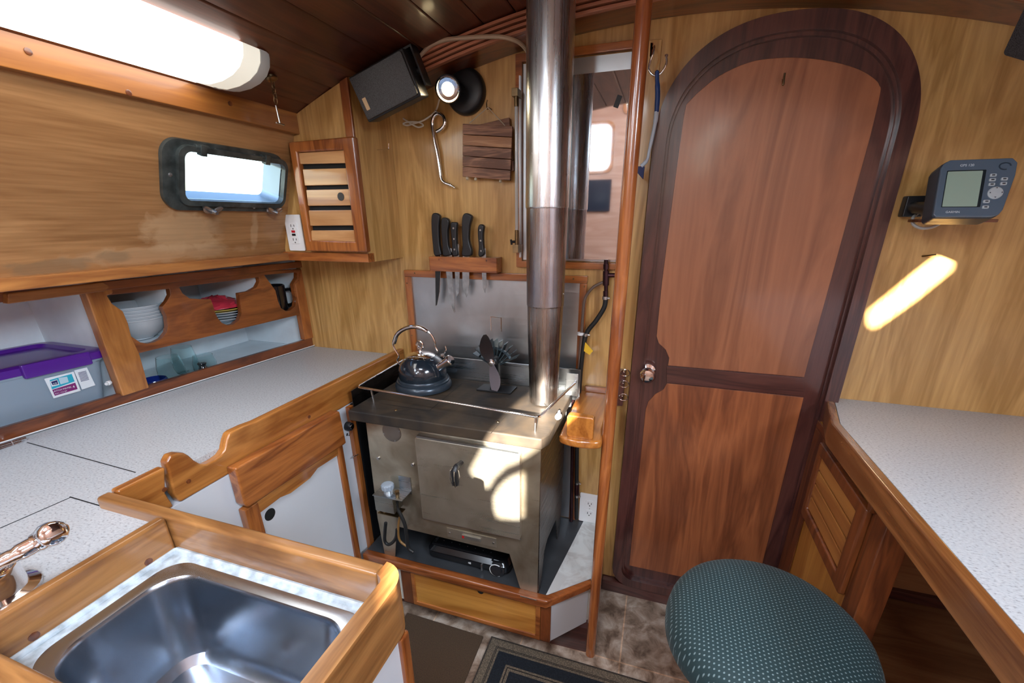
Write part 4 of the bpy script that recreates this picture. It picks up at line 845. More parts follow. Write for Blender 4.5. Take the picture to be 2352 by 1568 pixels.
# ---------------- stove pipe
PX, PY = -.276, 1.085
pw_ = steel('pipe_steel', (.72, .76, .80), .28, 'z', .2, heat=(.58, .60, .63))
pp = thing('stove_pipe', 'tall stainless steel stove pipe rising to the deckhead', 'stove pipe', (PX, PY, .765))
r0, r1 = .0395, .0495
obj('lower_section', MB().lathe([(r0, .7655), (r0 + .001, .83), (.0445, .95), (.0462, 1.030), (.0470, 1.033)], (PX, PY, 0), 48), steel('pipe_steel_burnt', (.48, .46, .45), .28, 'z', .3, heat=(.26, .21, .18)), pp)
obj('middle_section', MB().lathe([(.0468, 1.032), (.0480, 1.034), (.0492, 1.20), (.0498, 1.262), (.0505, 1.264)], (PX, PY, 0), 48), steel('pipe_steel_tempered', (.50, .48, .49), .28, 'z', .3, heat=(.32, .29, .31)), pp)
obj('upper_section', MB().lathe([(.0500, 1.263), (.0516, 1.266), (.0512, 1.33), (.0516, 1.333), (.0512, 1.336), (.0512, 1.372), (.0517, 1.375), (.0512, 1.378), (.0512, 1.72)], (PX, PY, 0), 48), pw_, pp)
for px, py in ((1292, 674), (1203, 672)):
    sg_ = 1 if px > 1250 else -1; z_ = Yp(px, py, PY).z; obj('rivet', MB().lathe([(.002, 0), (.002, .0015)], (PX + sg_ * .0475, PY - .004, z_), 8, (sg_, 0, 0)), bolt_m, pp)

# ============================================================ STOVE AND ITS HEARTH
HZ = .258
hb = thing('hearth_cabinet', 'low hearth cabinet with a drawer and chamfered corner carrying the stove', 'cabinet', (-.45, 1.06, 0))
FYH = .885
obj('body', MB().prism([(-.798, FYH + .012), (-.205, FYH + .012), (-.098, 1.0), (-.098, 1.2495), (-.798, 1.2495)], .098, HZ - .008, 'z'), ivory, hb)
obj('toe_kick', MB().prism([(-.798, FYH + .075), (-.23, FYH + .075), (-.088, .965), (-.088, 1.2495), (-.798, 1.2495)], 0, .0975, 'z'), mahog('x'), hb)
obj('left_panel', MB().box(-.797, -.665, FYH + .006, FYH + .012, .10, .235), ivory, hb)
obj('right_panel', MB().quad((-.192, FYH + .006, .100), (-.104, .985, .100), (-.104, .985, .240), (-.192, FYH + .006, .240), -.010), plain('grey_laminate', (.50, .50, .51), .35), hb)
obj('stile', MB().box(-.672, -.636, FYH, FYH + .014, .098, .240), teakd('z'), hb, bev=.002)
obj('stile', MB().box(-.222, -.192, FYH, FYH + .014, .098, .240), teakd('z'), hb, bev=.002)
dw = obj('drawer', MB().box(-.634, -.224, FYH + .003, FYH + .012, .108, .236), wood('plywood_amber', (.62, .29, .06), (.38, .14, .022), 'x', rough=.35, coat=.4, scale=.8), hb)
obj('drawer_frame', MB().prism([(-.636, .098), (-.222, .098), (-.222, .240), (-.636, .240)], FYH - .001, FYH + .008, 'y', holes=[[(-.624, .113), (-.236, .113), (-.236, .224), (-.624, .224)]]), teak('x'), dw, bev=.002)
q = Yp(1103, 1361, FYH); obj('finger_hole', MB().lathe([(.0095, 0), (.0095, .0006)], (q.x, FYH + .0028, .222), 22, (0, -1, 0)), dark, dw)
rail_ = [(-.798, FYH - .012), (-.203, FYH - .012), (-.088, .984), (-.088, 1.008), (-.208, FYH + .014), (-.798, FYH + .014)]
obj('edge_rail', MB().prism(rail_, .236, HZ + .006, 'z'), wood('rail_teak', (.38, .11, .028), (.16, .04, .010), 'x', rough=.25, coat=.8, scale=1.6), hb, bev=.006, seg=3)
obj('hearth_plate', MB().prism([(-.798, FYH + .014), (-.212, FYH + .014), (-.166, 1.2495), (-.798, 1.2495)], HZ - .008, HZ, 'z'), steel('blackened_steel', (.10, .105, .115), .38, 'x', .3, metal=.6), hb)
def marble():
    m, N, L, b = nmat('grey_marble_laminate'); tc = N.new('ShaderNodeTexCoord'); n = N.new('ShaderNodeTexNoise'); n.inputs['Scale'].default_value = 10; n.inputs['Detail'].default_value = 8; n.inputs['Distortion'].default_value = 2.5
    L.new(tc.outputs['Object'], n.inputs['Vector']); r = N.new('ShaderNodeValToRGB'); e = r.color_ramp.elements; e[0].position = .44; e[0].color = (.52, .50, .48, 1); e[1].position = .56; e[1].color = (.62, .62, .60, 1)
    L.new(n.outputs['Fac'], r.inputs['Fac']); L.new(r.outputs[0], b.inputs['Base Color']); b.inputs['Roughness'].default_value = .25; return m
obj('hearth_side_top', MB().prism([(-.211, FYH + .015), (-.200, FYH + .016), (-.090, 1.007), (-.098, 1.2495), (-.165, 1.2495)], HZ - .008, HZ + .001, 'z'), marble(), hb)

st = thing('stove', 'square stainless steel diesel heating stove with cast iron top and guard rail', 'stove', (-.49, 1.04, HZ))
sst = steel('stove_steel', (.52, .46, .36), .33, 'x', .3, heat=(.26, .205, .14), metal=.85)
sst2 = steel('stove_door_steel', (.58, .53, .44), .31, 'x', .2, heat=(.40, .34, .26), metal=.85)
BYF = .895
fp = xz([(838, 952), (1243, 1012), (1234, 1352), (1200, 1345), (1194, 1340), (1170, 1272), (918, 1210), (911, 1213), (905, 1262), (882, 1260), (867, 1190)], BYF)
fp = [(x, max(z, HZ + .0005) if i not in (2, 3, 4, 8, 9) else (HZ + .0008 if i != 4 else HZ + .008)) for i, (x, z) in enumerate(fp)]
SXL, SXR = fp[0][0], fp[1][0]
zl, zr = fp[0][1], fp[1][1]
obj('front_plate', MB().prism(fp, BYF, BYF + .003, 'y'), sst, st, bev=.0008)
obj('side_plate', MB().prism([(BYF + .003, .728), (1.185, .728), (1.185, .40), (1.165, HZ + .001), (1.13, HZ + .001), (1.10, .36), (.99, .375), (BYF + .06, .36), (BYF + .025, HZ + .001), (BYF + .003, HZ + .001)], SXR - .0035, SXR - .0005, 'x'), steel('stove_side_steel', (.22, .19, .17), .3, 'y', .3), st)
obj('side_plate', MB().prism([(BYF + .003, .728), (1.185, .728), (1.185, .40), (1.165, HZ + .001), (1.13, HZ + .001), (1.10, .36), (.99, .375), (BYF + .06, .36), (BYF + .025, HZ + .001), (BYF + .003, HZ + .001)], SXL + .0005, SXL + .0035, 'x'), steel('stove_side_steel'), st)
obj('body', MB().box(SXL + .004, SXR - .004, BYF + .004, 1.183, .385, .728), steel('stove_side_steel'), st)
obj('foot', MB().box(fp[3][0], fp[2][0] + .004, BYF - .022, BYF, HZ + .0005, HZ + .003), bolt_m, st)
iron = steel('cast_iron_top', (.070, .048, .030), .56, 'x', .5, heat=(.016, .015, .015), metal=.0, spec=.22)
TX0, TX1, TYF, TYB = -.762, -.212, .868, 1.185
tp = obj('cast_iron_top', MB().prism([(TX0, TYF), (TX1 - .012, TYF), (TX1, TYF + .03), (TX1, TYB), (TX0, TYB)], .732, TZ, 'z'), iron, st, bev=.004, seg=3)
ired = plain('joint_black', (.012, .011, .01), .7)
def tl(pts, wd=.0009):
    P = [Zp(a, b2, TZ + .0006) for a, b2 in pts]
    for a, b2 in zip(P, P[1:]):
        d = (b2 - a).normalized(); n = Vector((-d.y, d.x, 0)) * wd; obj('plate_joint', MB().add([a - n, b2 - n, b2 + n, a + n], [(0, 1, 2, 3)]), ired, tp)
g = lambda a, b2: (780 + a / 3.409, 600 + b2 / 3.409)
tl([g(315, 1110), g(700, 1170), g(960, 955)]); tl([g(1330, 1175), g(1180, 1350)], .0005)
sc = g(440, 1165)
for qx, qy in (g(440, 1165), g(1240, 1255)): q = Zp(qx, qy, TZ); obj('top_screw', MB().lathe([(.0042, 0), (.0038, .001)], q, 14), brass, tp)
# guards and rail
gs = steel('guard_steel', (.50, .53, .56), .30, 'x', .2)
obj('back_guard', MB().box(TX0 + .05, -.192, 1.186, 1.189, .735, .832).box(TX0 + .05, -.192, 1.180, 1.189, .829, .832), gs, st)
obj('corner_bracket', MB().box(-.228, -.192, 1.150, 1.152, TZ, .830), gs, st, bev=.001)
obj('left_guard', MB().quad((-.790, .925, .745), (-.790, 1.19, .745), (-.790, 1.19, .808), (-.790, .925, .793), .0015), steel('stove_side_steel'), st)
RZ = .802
rf = Zp(820, 888, RZ); rr_ = Zp(1240, 957, RZ)
pth = [Vector((-.782, 1.18, RZ + .004)), Vector((rf.x, rf.y + .04, RZ + .001)), Vector((rf.x, rf.y + .008, RZ)), Vector((rf.x + .008, rf.y - .002, RZ)), Vector((rr_.x - .008, rr_.y - .004, RZ)), Vector((rr_.x, rr_.y + .006, RZ)), Vector((-.200, 1.148, RZ + .002))]
obj('guard_rail', MB().tube(pth, .0034, 10), chrome, st)
for a, b2 in ((Vector((rf.x + .045, rf.y, RZ)), Vector((rf.x + .050, rf.y, TZ))), (Vector((rr_.x - .010, rr_.y - .004, RZ)), Vector((rr_.x - .012, rr_.y, TZ)))): obj('rail_post', MB().tube([a, b2], .003, 8), chrome, st)
# damper knob on the right of the top
q = Zp(1290, 945, .785); dm = obj('damper_knob', MB().tube([q + Vector((-.008, .01, -.022)), q + Vector((-.004, -.01, .004)), q + Vector((.0, -.04, .008))], .0035, 8).lathe([(.007, 0), (.008, .006), (.0065, .02), (.003, .026)], q + Vector((0, -.03, .002)), 14, (0, -1, .2)), whitep, st)
# oven door
DY0 = .876
dpz = xz([(952, 1003), (1195, 1047), (1193, 1243), (970, 1186)], DY0)
dx0, dx1, dz0, dz1 = (dpz[0][0] + dpz[3][0]) / 2, (dpz[1][0] + dpz[2][0]) / 2, (dpz[2][1] + dpz[3][1]) / 2, (dpz[0][1] + dpz[1][1]) / 2
dr_ = obj('door', MB().prism(rrect(dx0, dx1, dz0, dz1, .003, 2), DY0, BYF - .0008, 'y'), sst2, st, bev=.0012)
obj('door_top_strip', MB().box(dx0 + .004, dx1 - .004, DY0 + .002, BYF - .001, dz1, dz1 + .006), gs, dr_)
obj('door_hinge', MB().tube([(dx0, DY0 + .006, dz0 - .003), (dx1, DY0 + .006, dz0 - .003)], .003, 8), bolt_m, dr_)
hq = Yp(1060, 1060, DY0)
hz_ = [(hq.x, DY0, hq.z - .002), (hq.x, DY0 - .022, hq.z + .002), (hq.x - .002, DY0 - .034, hq.z - .004), (hq.x - .003, DY0 - .036, hq.z - .020), (hq.x - .003, DY0 - .033, hq.z - .050)]
obj('door_handle', MB().tube(smooth_path(hz_, 5), [.006] * 6 + [.008] * 5 + [.0095] * 5 + [.009] * 4 + [.006], 12), blackp, dr_)
for i in range(5):
    a = i * 2 * pi / 5; obj('handle_wire', MB().tube(smooth_path([(hq.x - .003 + .0098 * cos(a), DY0 - .036 + .0098 * sin(a), hq.z - .002), (hq.x - .003 + .0125 * cos(a), DY0 - .036 + .0125 * sin(a), hq.z - .024), (hq.x - .003 + .008 * cos(a), DY0 - .034 + .008 * sin(a), hq.z - .050)], 4), .0014, 6), chrome, dr_)
# details on the front
q = Yp(900, 992, BYF); vt = obj('round_cover', MB().lathe([(.029, 0), (.029, .001), (.024, .0014), (.0225, .0008), (.001, .0008)], (q.x, BYF, q.z), 36, (0, -1, 0)), steel('cover_steel', (.30, .25, .21), .32, 'x', .3), st)
for k in range(4): a = k * pi / 2 + .3; obj('cover_screw', MB().lathe([(.002, 0), (.0015, .001)], (q.x + .0265 * cos(a), BYF - .0012, q.z + .0265 * sin(a)), 8, (0, -1, 0)), bolt_m, vt)
for px, py in ((870, 1051), (949, 1066)): q = Yp(px, py, BYF); obj('bolt', MB().lathe([(.0055, 0), (.005, .004), (.003, .0055)], (q.x, BYF, q.z), 12, (0, -1, 0)), bolt_m, st)
q4 = xz([(1027, 1211), (1140, 1236), (1140, 1256), (1027, 1231)], BYF)
xa, xb = q4[0][0], q4[1][0]; za, zb_ = (q4[0][1] + q4[1][1]) / 2, (q4[2][1] + q4[3][1]) / 2
npl = obj('nameplate', MB().box(xa, xb, BYF - .002, BYF, zb_, za), sst2, st, bev=.0006)
xm = (xa + xb) / 2; zm = (za + zb_) / 2
obj('badge', MB().box(xm - .028, xm + .030, BYF - .006, BYF - .002, zm - .006, zm + .006), plain('badge_grey', (.35, .32, .28), .35, .8), npl, bev=.0012)
obj('badge_mark', MB().box(xm - .026, xm - .020, BYF - .0066, BYF - .0058, zm - .004, zm + .004), plain('badge_red', (.4, .01, .01), .4), npl)
text('lettering', 'DICKINSON', .0072, plain('letter_dark', (.06, .05, .045), .5), npl, FACE_Y(xm + .005, BYF - .0061, zm), .0002)
for px in (xa + .008, xb - .008): obj('plate_screw', MB().lathe([(.0032, 0), (.0025, .002)], (px, BYF - .002, zm), 10, (0, -1, 0)), bolt_m, npl)
for i in range(8): q = Yp(1002 + i * 18, 1222 + i * 4.6 + 14, BYF); obj('air_hole', MB().lathe([(.0014, 0), (.0014, .0004)], (q.x, BYF - .0001, q.z), 8, (0, -1, 0)), dark, st)
# fuel metering valve with dial and hoses
va = thing('fuel_valve', 'steel fuel metering valve with ribbed grey dial at the stove leg', 'valve', (-.70, .87, .36))
VY = .868
b3 = xz([(858, 1137), (900, 1142), (901, 1180), (861, 1174)], VY - .024)
obj('box', MB().box(b3[0][0], b3[1][0] + .002, VY - .024, VY + .020, b3[2][1], b3[0][1]), steel('valve_steel', (.44, .43, .38), .3, 'x', .2), va, bev=.0015)
obj('lid', MB().box(b3[0][0] - .002, b3[1][0] + .032, VY - .026, VY + .026, b3[0][1], b3[0][1] + .002), gs, va)
obj('bracket', MB().box(b3[1][0] - .006, b3[1][0] + .032, VY + .024, VY + .0265, b3[0][1] - .01, b3[0][1] + .045), gs, va)
dc = Vector(((b3[0][0] + b3[1][0]) / 2 + .002, VY, b3[0][1] + .002))
obj('dial_base', MB().lathe([(.013, 0), (.013, .008), (.011, .010)], dc, 28), plain('alloy', (.45, .46, .47), .35, .8), va)
dl = [(.0155 + (.0008 if 0 else 0), .011), (.0165, .013), (.0165, .024), (.015, .027), (.001, .028)]
rings = [[dc + Vector(((r + (.0014 if k % 4 < 2 else 0)) * cos(2 * pi * k / 48), (r + (.0014 if k % 4 < 2 else 0)) * sin(2 * pi * k / 48), z)) for k in range(48)] for r, z in ((.0155, .011), (.0163, .013), (.0163, .024))] + [[dc + Vector((r * cos(2 * pi * k / 48), r * sin(2 * pi * k / 48), z)) for k in range(48)] for r, z in ((.0148, .0265), (.009, .028))]
obj('dial', MB().loft(rings), plain('dial_grey', (.26, .30, .35), .4), va)
for i in range(3): c = Vector((b3[0][0] + .009 + i * .011, VY - .008 - .004 * (i % 2), b3[2][1] - .010)); obj('nut', MB().lathe([(.006, 0), (.006, .010)], c, 6), brass, va)
c = Vector((b3[1][0] + .010, VY - .012, b3[0][1] + .002)); el = obj('elbow', MB().lathe([(.0055, 0), (.0055, .010), (.007, .010), (.007, .018)], c, 8), brass, va)
obj('drip_plate', MB().box(b3[0][0] + .002, b3[1][0] + .008, VY - .02, VY + .02, b3[2][1] - .013, b3[2][1] - .011), brass, va)
P = lambda px, py, Y=VY - .006: Yp(px, py, Y)
for nm, pts, r, m in (('hose', [(912, 1148), (912, 1165), (922, 1185), (930, 1205), (934, 1230), (938, 1258), (950, 1268)], .0052, rubber), ('hose', [(886, 1200), (884, 1222), (884, 1242), (892, 1250), (903, 1244), (910, 1232), (912, 1215)], .0048, rubber), ('hose', [(918, 1185), (915, 1205), (915, 1228), (920, 1243), (934, 1254)], .0035, plain('hose_amber', (.20, .10, .03), .3))):
    obj(nm, MB().tube(smooth_path([P(*a) for a in pts], 5), r, 10), m, va)
# portable gas burner stowed under the stove
pb = thing('portable_burner', 'glossy black portable gas burner stowed under the stove', 'camping stove', (-.46, .97, HZ))
gb = plain('gloss_black', (.006, .006, .007), .16)
bx0, bx1, byf, byb = -.598, -.330, .925, 1.12
obj('body', MB().loft([rr3(bx0 + .012, bx1 - .006, byf + .010, byb, .02, HZ + .001, 5), rr3(bx0, bx1, byf, byb, .022, HZ + .014, 5), rr3(bx0, bx1, byf, byb, .022, HZ + .034, 5), rr3(bx0 + .010, bx1 - .010, byf + .012, byb - .01, .02, HZ + .046, 5), rr3(bx0 + .014, bx1 - .014, byf + .016, byb - .014, .018, HZ + .046, 5), rr3(bx0 + .018, bx1 - .018, byf + .020, byb - .018, .018, HZ + .040, 5)]), gb, pb)
obj('lid_rib', MB().tube(smooth_path([(bx0 + .012, byb - .05, HZ + .047), (bx0 + .014, byf + .03, HZ + .047), (bx0 + .04, byf + .018, HZ + .047), (bx1 - .07, byf + .018, HZ + .047), (bx1 - .05, byf + .006, HZ + .046), (bx1 - .018, byf + .010, HZ + .046)], 5), .003, 8), gb, pb)
kn = obj('knob', MB().lathe([(.024, 0), (.0235, .004), (.017, .006), (.016, .012), (.001, .0125)], (bx1 - .036, byf + .004, HZ + .022), 32, (0, -1, .25)), blackp, pb)
obj('knob_ring', MB().tube([Vector((bx1 - .036 + .0205 * cos(a), byf - .0045, HZ + .023 + .0205 * sin(a))) for a in [radians(60 + k * 12) for k in range(21)]], .0012, 6), whitep, kn)
obj('lever', MB().box(bx1 - .085, bx1 - .080, byf - .004, byf + .002, HZ + .008, HZ + .030), bolt_m, pb)
text('lettering', '48', .010, whitep, pb, FACE_Y(bx0 + .145, byf - .0006, HZ + .022), .0002)

# ---------------- kettle
kc = Zp(974, 888, TZ); KX, KY, KZ = kc.x, kc.y, TZ + .0008
kt = thing('kettle', 'dark blue enamel whistling kettle with chrome lid on the stove top', 'kettle', (KX, KY, KZ))
en = plain('enamel_charcoal_blue', (.012, .020, .030), .17, .25, coat=1)
en2 = plain('enamel_rim_blue', (.035, .050, .068), .3, .4, coat=.3)
obj('base', MB().lathe([(0.0775, 0), (0.0838, .003), (0.0849, .010), (0.0826, .018), (0.0787, .021), (0.0787, .026), (0.0752, .028), (0.0747, .032), (0.0730, .034)], (KX, KY, KZ), 56), en2, kt)
obj('body', MB().lathe([(0.0707, .033), (0.0716, .040), (0.0712, .052), (0.0684, .066), (0.0621, .079), (0.0524, .090), (0.0422, .0975), (0.0399, .098)], (KX, KY, KZ), 56), en, kt)
lid = obj('lid', MB().lathe([(.0412, .0965), (.042, .0985), (.038, .102), (.026, .107), (.012, .1095), (.001, .110)], (KX - .002, KY, KZ), 48), chrome, kt)
obj('lid_knob', MB().lathe([(.008, .109), (.0055, .113), (.005, .118), (.0085, .120), (.0085, .122)], (KX - .002, KY, KZ), 24).tube([Vector((KX - .002 + .0105 * cos(a), KY, KZ + .132 + .0105 * sin(a))) for a in [k * pi / 10 for k in range(20)]], .0032, 8, True), chrome, lid)
sd = Vector((.80, -.10, .52)).normalized(); s0_ = Vector((KX + .052, KY - .006, KZ + .066))
sp_ = obj('spout', MB().lathe([(.0165, 0), (.0150, .012), (.0125, .026), (.0125, .052), (.0155, .054), (.0155, .060), (.0135, .062), (.001, .0625)], s0_, 28, sd), chrome, kt)
e = s0_ + sd * .050; obj('whistle_lever', MB().tube(smooth_path([e + Vector((-.014, 0, .010)), e + Vector((-.010, 0, .026)), e + Vector((-.004, 0, .034)), e + Vector((-.006, 0, .046))], 4), .0022, 8).lathe([(.005, 0), (.005, .008)], e + Vector((-.020, 0, .016)), 12, (1, 0, .3)), chrome, sp_)
hp = [(892 + 0, 0)]
hpx = [(919, 838), (912, 828), (916, 818), (906, 800), (903, 784), (912, 765), (930, 752), (950, 748), (970, 752), (988, 765), (998, 782), (1001, 797), (1006, 806), (1003, 812)]
hv = smooth_path([Yp(a, b2, KY) for a, b2 in hpx], 5)
obj('handle', MB().tube(hv, .0026, 8), chrome, kt)
gpx = [(905, 789), (912, 768), (929, 755), (950, 750), (970, 754), (983, 762)]
obj('handle_grip', MB().tube(smooth_path([Yp(a, b2, KY) for a, b2 in gpx], 6), [.004] + [.0062] * 29 + [.004], 12), chrome, kt)
# ---------------- heat powered fan
fc = Zp(1138, 890, TZ); fX, fY, fZ = fc.x, fc.y, TZ + .0006
sf = thing('stove_fan', 'black heat powered stove fan with two blades beside the pipe', 'fan', (fX, fY, fZ))
bq = [Zp(a, b2, TZ) for a, b2 in ((1094, 897), (1172, 906), (1188, 890), (1112, 884))]
obj('base_plate', MB().prism([(v.x, v.y) for v in bq], fZ, fZ + .004, 'z'), blackm, sf, bev=.001)
obj('stand', MB().box(fX - .016, fX + .016, fY - .004, fY + .006, fZ + .003, fZ + .030).box(fX - .013, fX + .013, fY - .008, fY + .010, fZ + .028, fZ + .085), blackm, sf, bev=.002)
fm_ = plain('anodised_fin', (.07, .10, .12), .3, .6)
zb0, zt0 = fZ + .078, fZ + .140
for i in range(11):
    a = radians(-62 + 124 * i / 10); dx, dz = sin(a), cos(a); c0 = Vector((fX - .001, fY + .010, fZ + .066))
    i0, i1 = .020, .074 + .006 * cos(a); n = Vector((dz, 0, -dx)) * .0011
    A_, B_ = c0 + Vector((dx * i0, 0, dz * i0)), c0 + Vector((dx * i1, 0, dz * i1))
    obj('fin', MB().add([v + o + Vector((0, d, 0)) for d in (-.014, .020) for v, o in ((A_, -n), (B_, -n), (B_, n), (A_, n))], [(0, 1, 2, 3), (7, 6, 5, 4), (0, 4, 5, 1), (1, 5, 6, 2), (2, 6, 7, 3), (3, 7, 4, 0)]), fm_, sf)
obj('fin_arc', MB().tube([c0 + Vector((sin(radians(a)) * .056, -.004, cos(radians(a)) * .056)) for a in range(-62, 63, 8)], .0025, 6, flat=4), fm_, sf)
bq0 = Yp(1128, 750, fY + .01); bq1 = Yp(1151, 729, fY + .01)
obj('carry_handle', MB().tube([(bq0.x, fY + .01, bq0.z - .012), (bq0.x, fY + .01, bq1.z), (bq1.x, fY + .01, bq1.z), (bq1.x, fY + .01, bq0.z - .012)], .0016, 8), chrome, sf)
hub = Yp(1130, 832, fY - .03); mo = obj('motor', MB().lathe([(.014, -.026), (.014, -.004), (.010, .0)], hub, 24, (0, -1, 0)), blackm, sf)
hb_ = obj('hub', MB().lathe([(.011, 0), (.011, .005), (.005, .006), (.005, .011), (.0035, .012)], hub, 24, (0, -1, 0)), chrome, sf)
def blade_(sgn_, px1, sgn, m):
    A_ = hub + Vector((0, -.004, 0)); T_ = Yp(*px1, fY - .032); L_ = T_ - A_; L_.y = 0; ln = L_.length; d = L_.normalized(); s = Vector((-d.z, 0, d.x)) * sgn
    rings = []
    for i in range(11):
        t = i / 10; wd = .006 + (.0125 if sgn_ > 0 else .0165) * math.sin(pi * min(1, t * 1.02)) ** .8 if t < .97 else .004
        tw = radians(34 - 20 * t); ctr = A_ + d * (ln * t) + s * (.006 * math.sin(pi * t)); w_ = s * cos(tw) + Vector((0, -1, 0)) * sin(tw); th = Vector((0, 1, 0)) * .0006
        rings.append([ctr - w_ * wd - th, ctr + w_ * wd - th, ctr + w_ * wd + th, ctr - w_ * wd + th])
    obj('blade', MB().loft(rings), m, sf)
bm_ = plain('blade_black', (.018, .016, .018), .25, .6); bm2 = plain('blade_painted_sheen', (.30, .26, .29), .3, .5)  # lower blade has its sheen painted in as a paler colour
blade_(1, (1114, 768), 1, bm_); blade_(-1, (1136, 902), 1, bm2)

# ---------------- varnished pole, side shelf, plumbing
PLX, PLY_ = -.082, .965
pt, pbm = Yp(1480, 8, PLY_), Yp(1361, 1432, PLY_)
po_ = obj('grab_pole', MB().lathe([(.0135, 0), (.0150, .02), (.0150, pt.z + .08 - pbm.z)], (PLX + .006, PLY_ + .004, pbm.z), 28, (pt - pbm).normalized()), teak('z'))
PLd = (pt - pbm).normalized()
bpz = Vector((-.070, PLY_ + .004, .10))
bpy.data.objects.remove(po_)
po_ = obj('grab_pole', MB().tube([Vector((pbm.x, PLY_, .0)), Vector((pt.x, PLY_, 1.700))], .0145, 28), wood('pole_teak', (.46, .15, .04), (.22, .055, .014), 'z', rough=.22, coat=.9, scale=2), )
tag(po_, 'tall round varnished grab pole at the corner of the hearth', 'pole')
sv = thing('side_shelf', 'narrow varnished shelf with rounded end against the round pole', 'shelf', (-.15, 1.06, .72))
SVZ = .745
sp2 = [Zp(1383, 905, SVZ)]
L_, B_, R_ = Zp(1284, 998, SVZ), Zp(1335, 1030, SVZ - .02), Zp(1388, 1000, SVZ)
lx, rx = L_.x, R_.x - .002; cyy = L_.y + .004
pts = [(-.098, 1.2495), (-.098, 1.0), (rx, cyy + .01)] + [(p_[0], p_[1]) for p_ in arc((lx + rx) / 2, cyy, (rx - lx) / 2, cyy - B_.y, 0, -180, 16)] + [(xy([(1326, 903)], SVZ)[0][0], 1.2495)]
hw = wood('shelf_amber', (.52, .19, .035), (.28, .085, .014), 'y', rough=.18, coat=1, scale=1.4)
obj('board', MB().prism(pts, SVZ - .022, SVZ, 'z'), hw, sv, bev=.007, seg=4)
bq = [Yp(1298, 960, .93), Yp(1368, 955, .93)]
b0, b1 = Zp(1300, 1002, SVZ), Zp(1366, 997, SVZ); tz = Yp(1332, 956, b0.y).z
obj('upright_block', MB().prism(rrect(b0.x, b1.x, SVZ - .002, tz, .008, 4), b0.y, b0.y + .022, 'y'), hw, sv, bev=.004, seg=3)
obj('back_trim', MB().box(-.185, -.095, 1.236, 1.2495, SVZ, SVZ + .018), teak('x'), sv, bev=.002)
obj('support_panel', MB().box(-.110, -.100, 1.02, 1.2495, HZ + .002, SVZ - .022), ply('z'), sv) if False else None
hs = thing('water_pipe', 'dark pipe fitting with black hose running down beside the side shelf', 'pipe', (-.15, 1.22, .262))
Q = lambda px, py, Y=1.222: Yp(px, py, Y)
pm = plain('oxidised_copper', (.06, .025, .03), .35, .8, noise=.4)
obj('tee_fitting', MB().tube([Q(1392, 596), Q(1392, 690)], .0055, 12).tube([Q(1392, 622), Q(1392, 655)], .0085, 12).tube([Q(1392, 632), Q(1415, 632)], .006, 12).tube([Q(1392, 606), Q(1392, 618)], .0075, 8).tube([Q(1391, 668), Q(1391, 680)], .007, 8), pm, hs)
obj('black_hose', MB().tube(smooth_path([Q(1391, 680), Q(1388, 705), Q(1370, 735), Q(1350, 760), Q(1342, 785), Q(1337, 820), Q(1332, 870), Q(1327, 950), Q(1325, 1050), Q(1324, 1190)], 5), .0068, 12), rubber, hs)
obj('grey_hose', MB().tube(smooth_path([Q(1385, 648), Q(1362, 660), Q(1344, 685), Q(1339, 720), Q(1336, 765), Q(1332, 820), Q(1328, 880)], 5), .0042, 10), plain('hose_brown', (.13, .085, .065), .4), hs)
for px, py in ((1390, 684), (1333, 766), (1345, 768), (1326, 1108), (1325, 1138)): c = Q(px, py); obj('hose_clamp', MB().lathe([(.0085, -.004), (.0088, 0), (.0085, .004)], c, 16).lathe([(.003, 0), (.003, .006)], c + Vector((.007, -.004, 0)), 8, (1, 0, 0)), bolt_m if px != 1333 else whitep, hs)
obj('lower_fitting', MB().tube([Q(1325, 1112), Q(1325, 1134)], .0085, 12), pm, hs)
obj('dark_pipe', MB().tube([Q(1317, 905, 1.232), Q(1312, 1196, 1.232)], .006, 10), pm, hs)
tq = Q(1352, 803, 1.21); tg_ = tag(obj('yellow_tag', MB().quad(Q(1344, 786, 1.215), Q(1362, 806, 1.21), Q(1354, 815, 1.21), Q(1341, 806, 1.215), .002), plain('yellow_film', (.85, .52, .04), .4)), 'small yellow tag on the hose clamp', 'tag')
# ring hooks block between the pole and the door
rk = thing('ring_rack', 'dark wood block with metal rings between the round pole and the door', 'hook rack', (-.075, 1.235, .72))
ra, rb2 = Yp(1430, 848, 1.235), Yp(1424, 930, 1.235)
obj('block', MB().box(-.091, -.068, 1.226, 1.2430, rb2.z, ra.z), mahog('z'), rk, bev=.003)
for px, py in ((1436, 856), (1434, 882), (1432, 912)):
    c = Yp(px, py, 1.205); obj('ring', MB().tube([c + Vector((.0125 * cos(a), .0125 * .7 * sin(a), .0125 * .55 * sin(a))) for a in [k * pi / 12 for k in range(24)]], .0017, 8, True), chrome, rk)
    obj('ring_eye', MB().tube([c + Vector((-.006, .022, .0)), c + Vector((-.004, .004, .0))], .002, 8), chrome, rk)
# robe hook with dish brush
z1 = lambda a, b2, Y=1.19: Yp(1140 + a / 2.45, b2 / 2.45, Y)
rh = thing('coat_hook', 'bent chrome double hook above the dish brush', 'hook', z1(900, 400))
obj('wire', MB().tube(smooth_path([z1(880, 262, 1.235), z1(890, 258, 1.20), z1(886, 290), z1(868, 340), z1(858, 385), z1(872, 415), z1(895, 425), z1(920, 415), z1(945, 385), z1(958, 350), z1(956, 318)], 5), .0022, 10).lathe([(.001, -.003), (.0038, -.001), (.0038, .002), (.001, .004)], z1(957, 314), 12), chrome, rh)
obj('mount', MB().quad(z1(868, 240, 1.243), z1(884, 240, 1.243), z1(880, 320, 1.243), z1(864, 320, 1.243), .004), plain('red_wood', (.40, .06, .02), .3, coat=.6), rh)
br_ = thing('dish_brush', 'slim blue and white dish brush hanging from the double hook', 'brush', z1(880, 900))
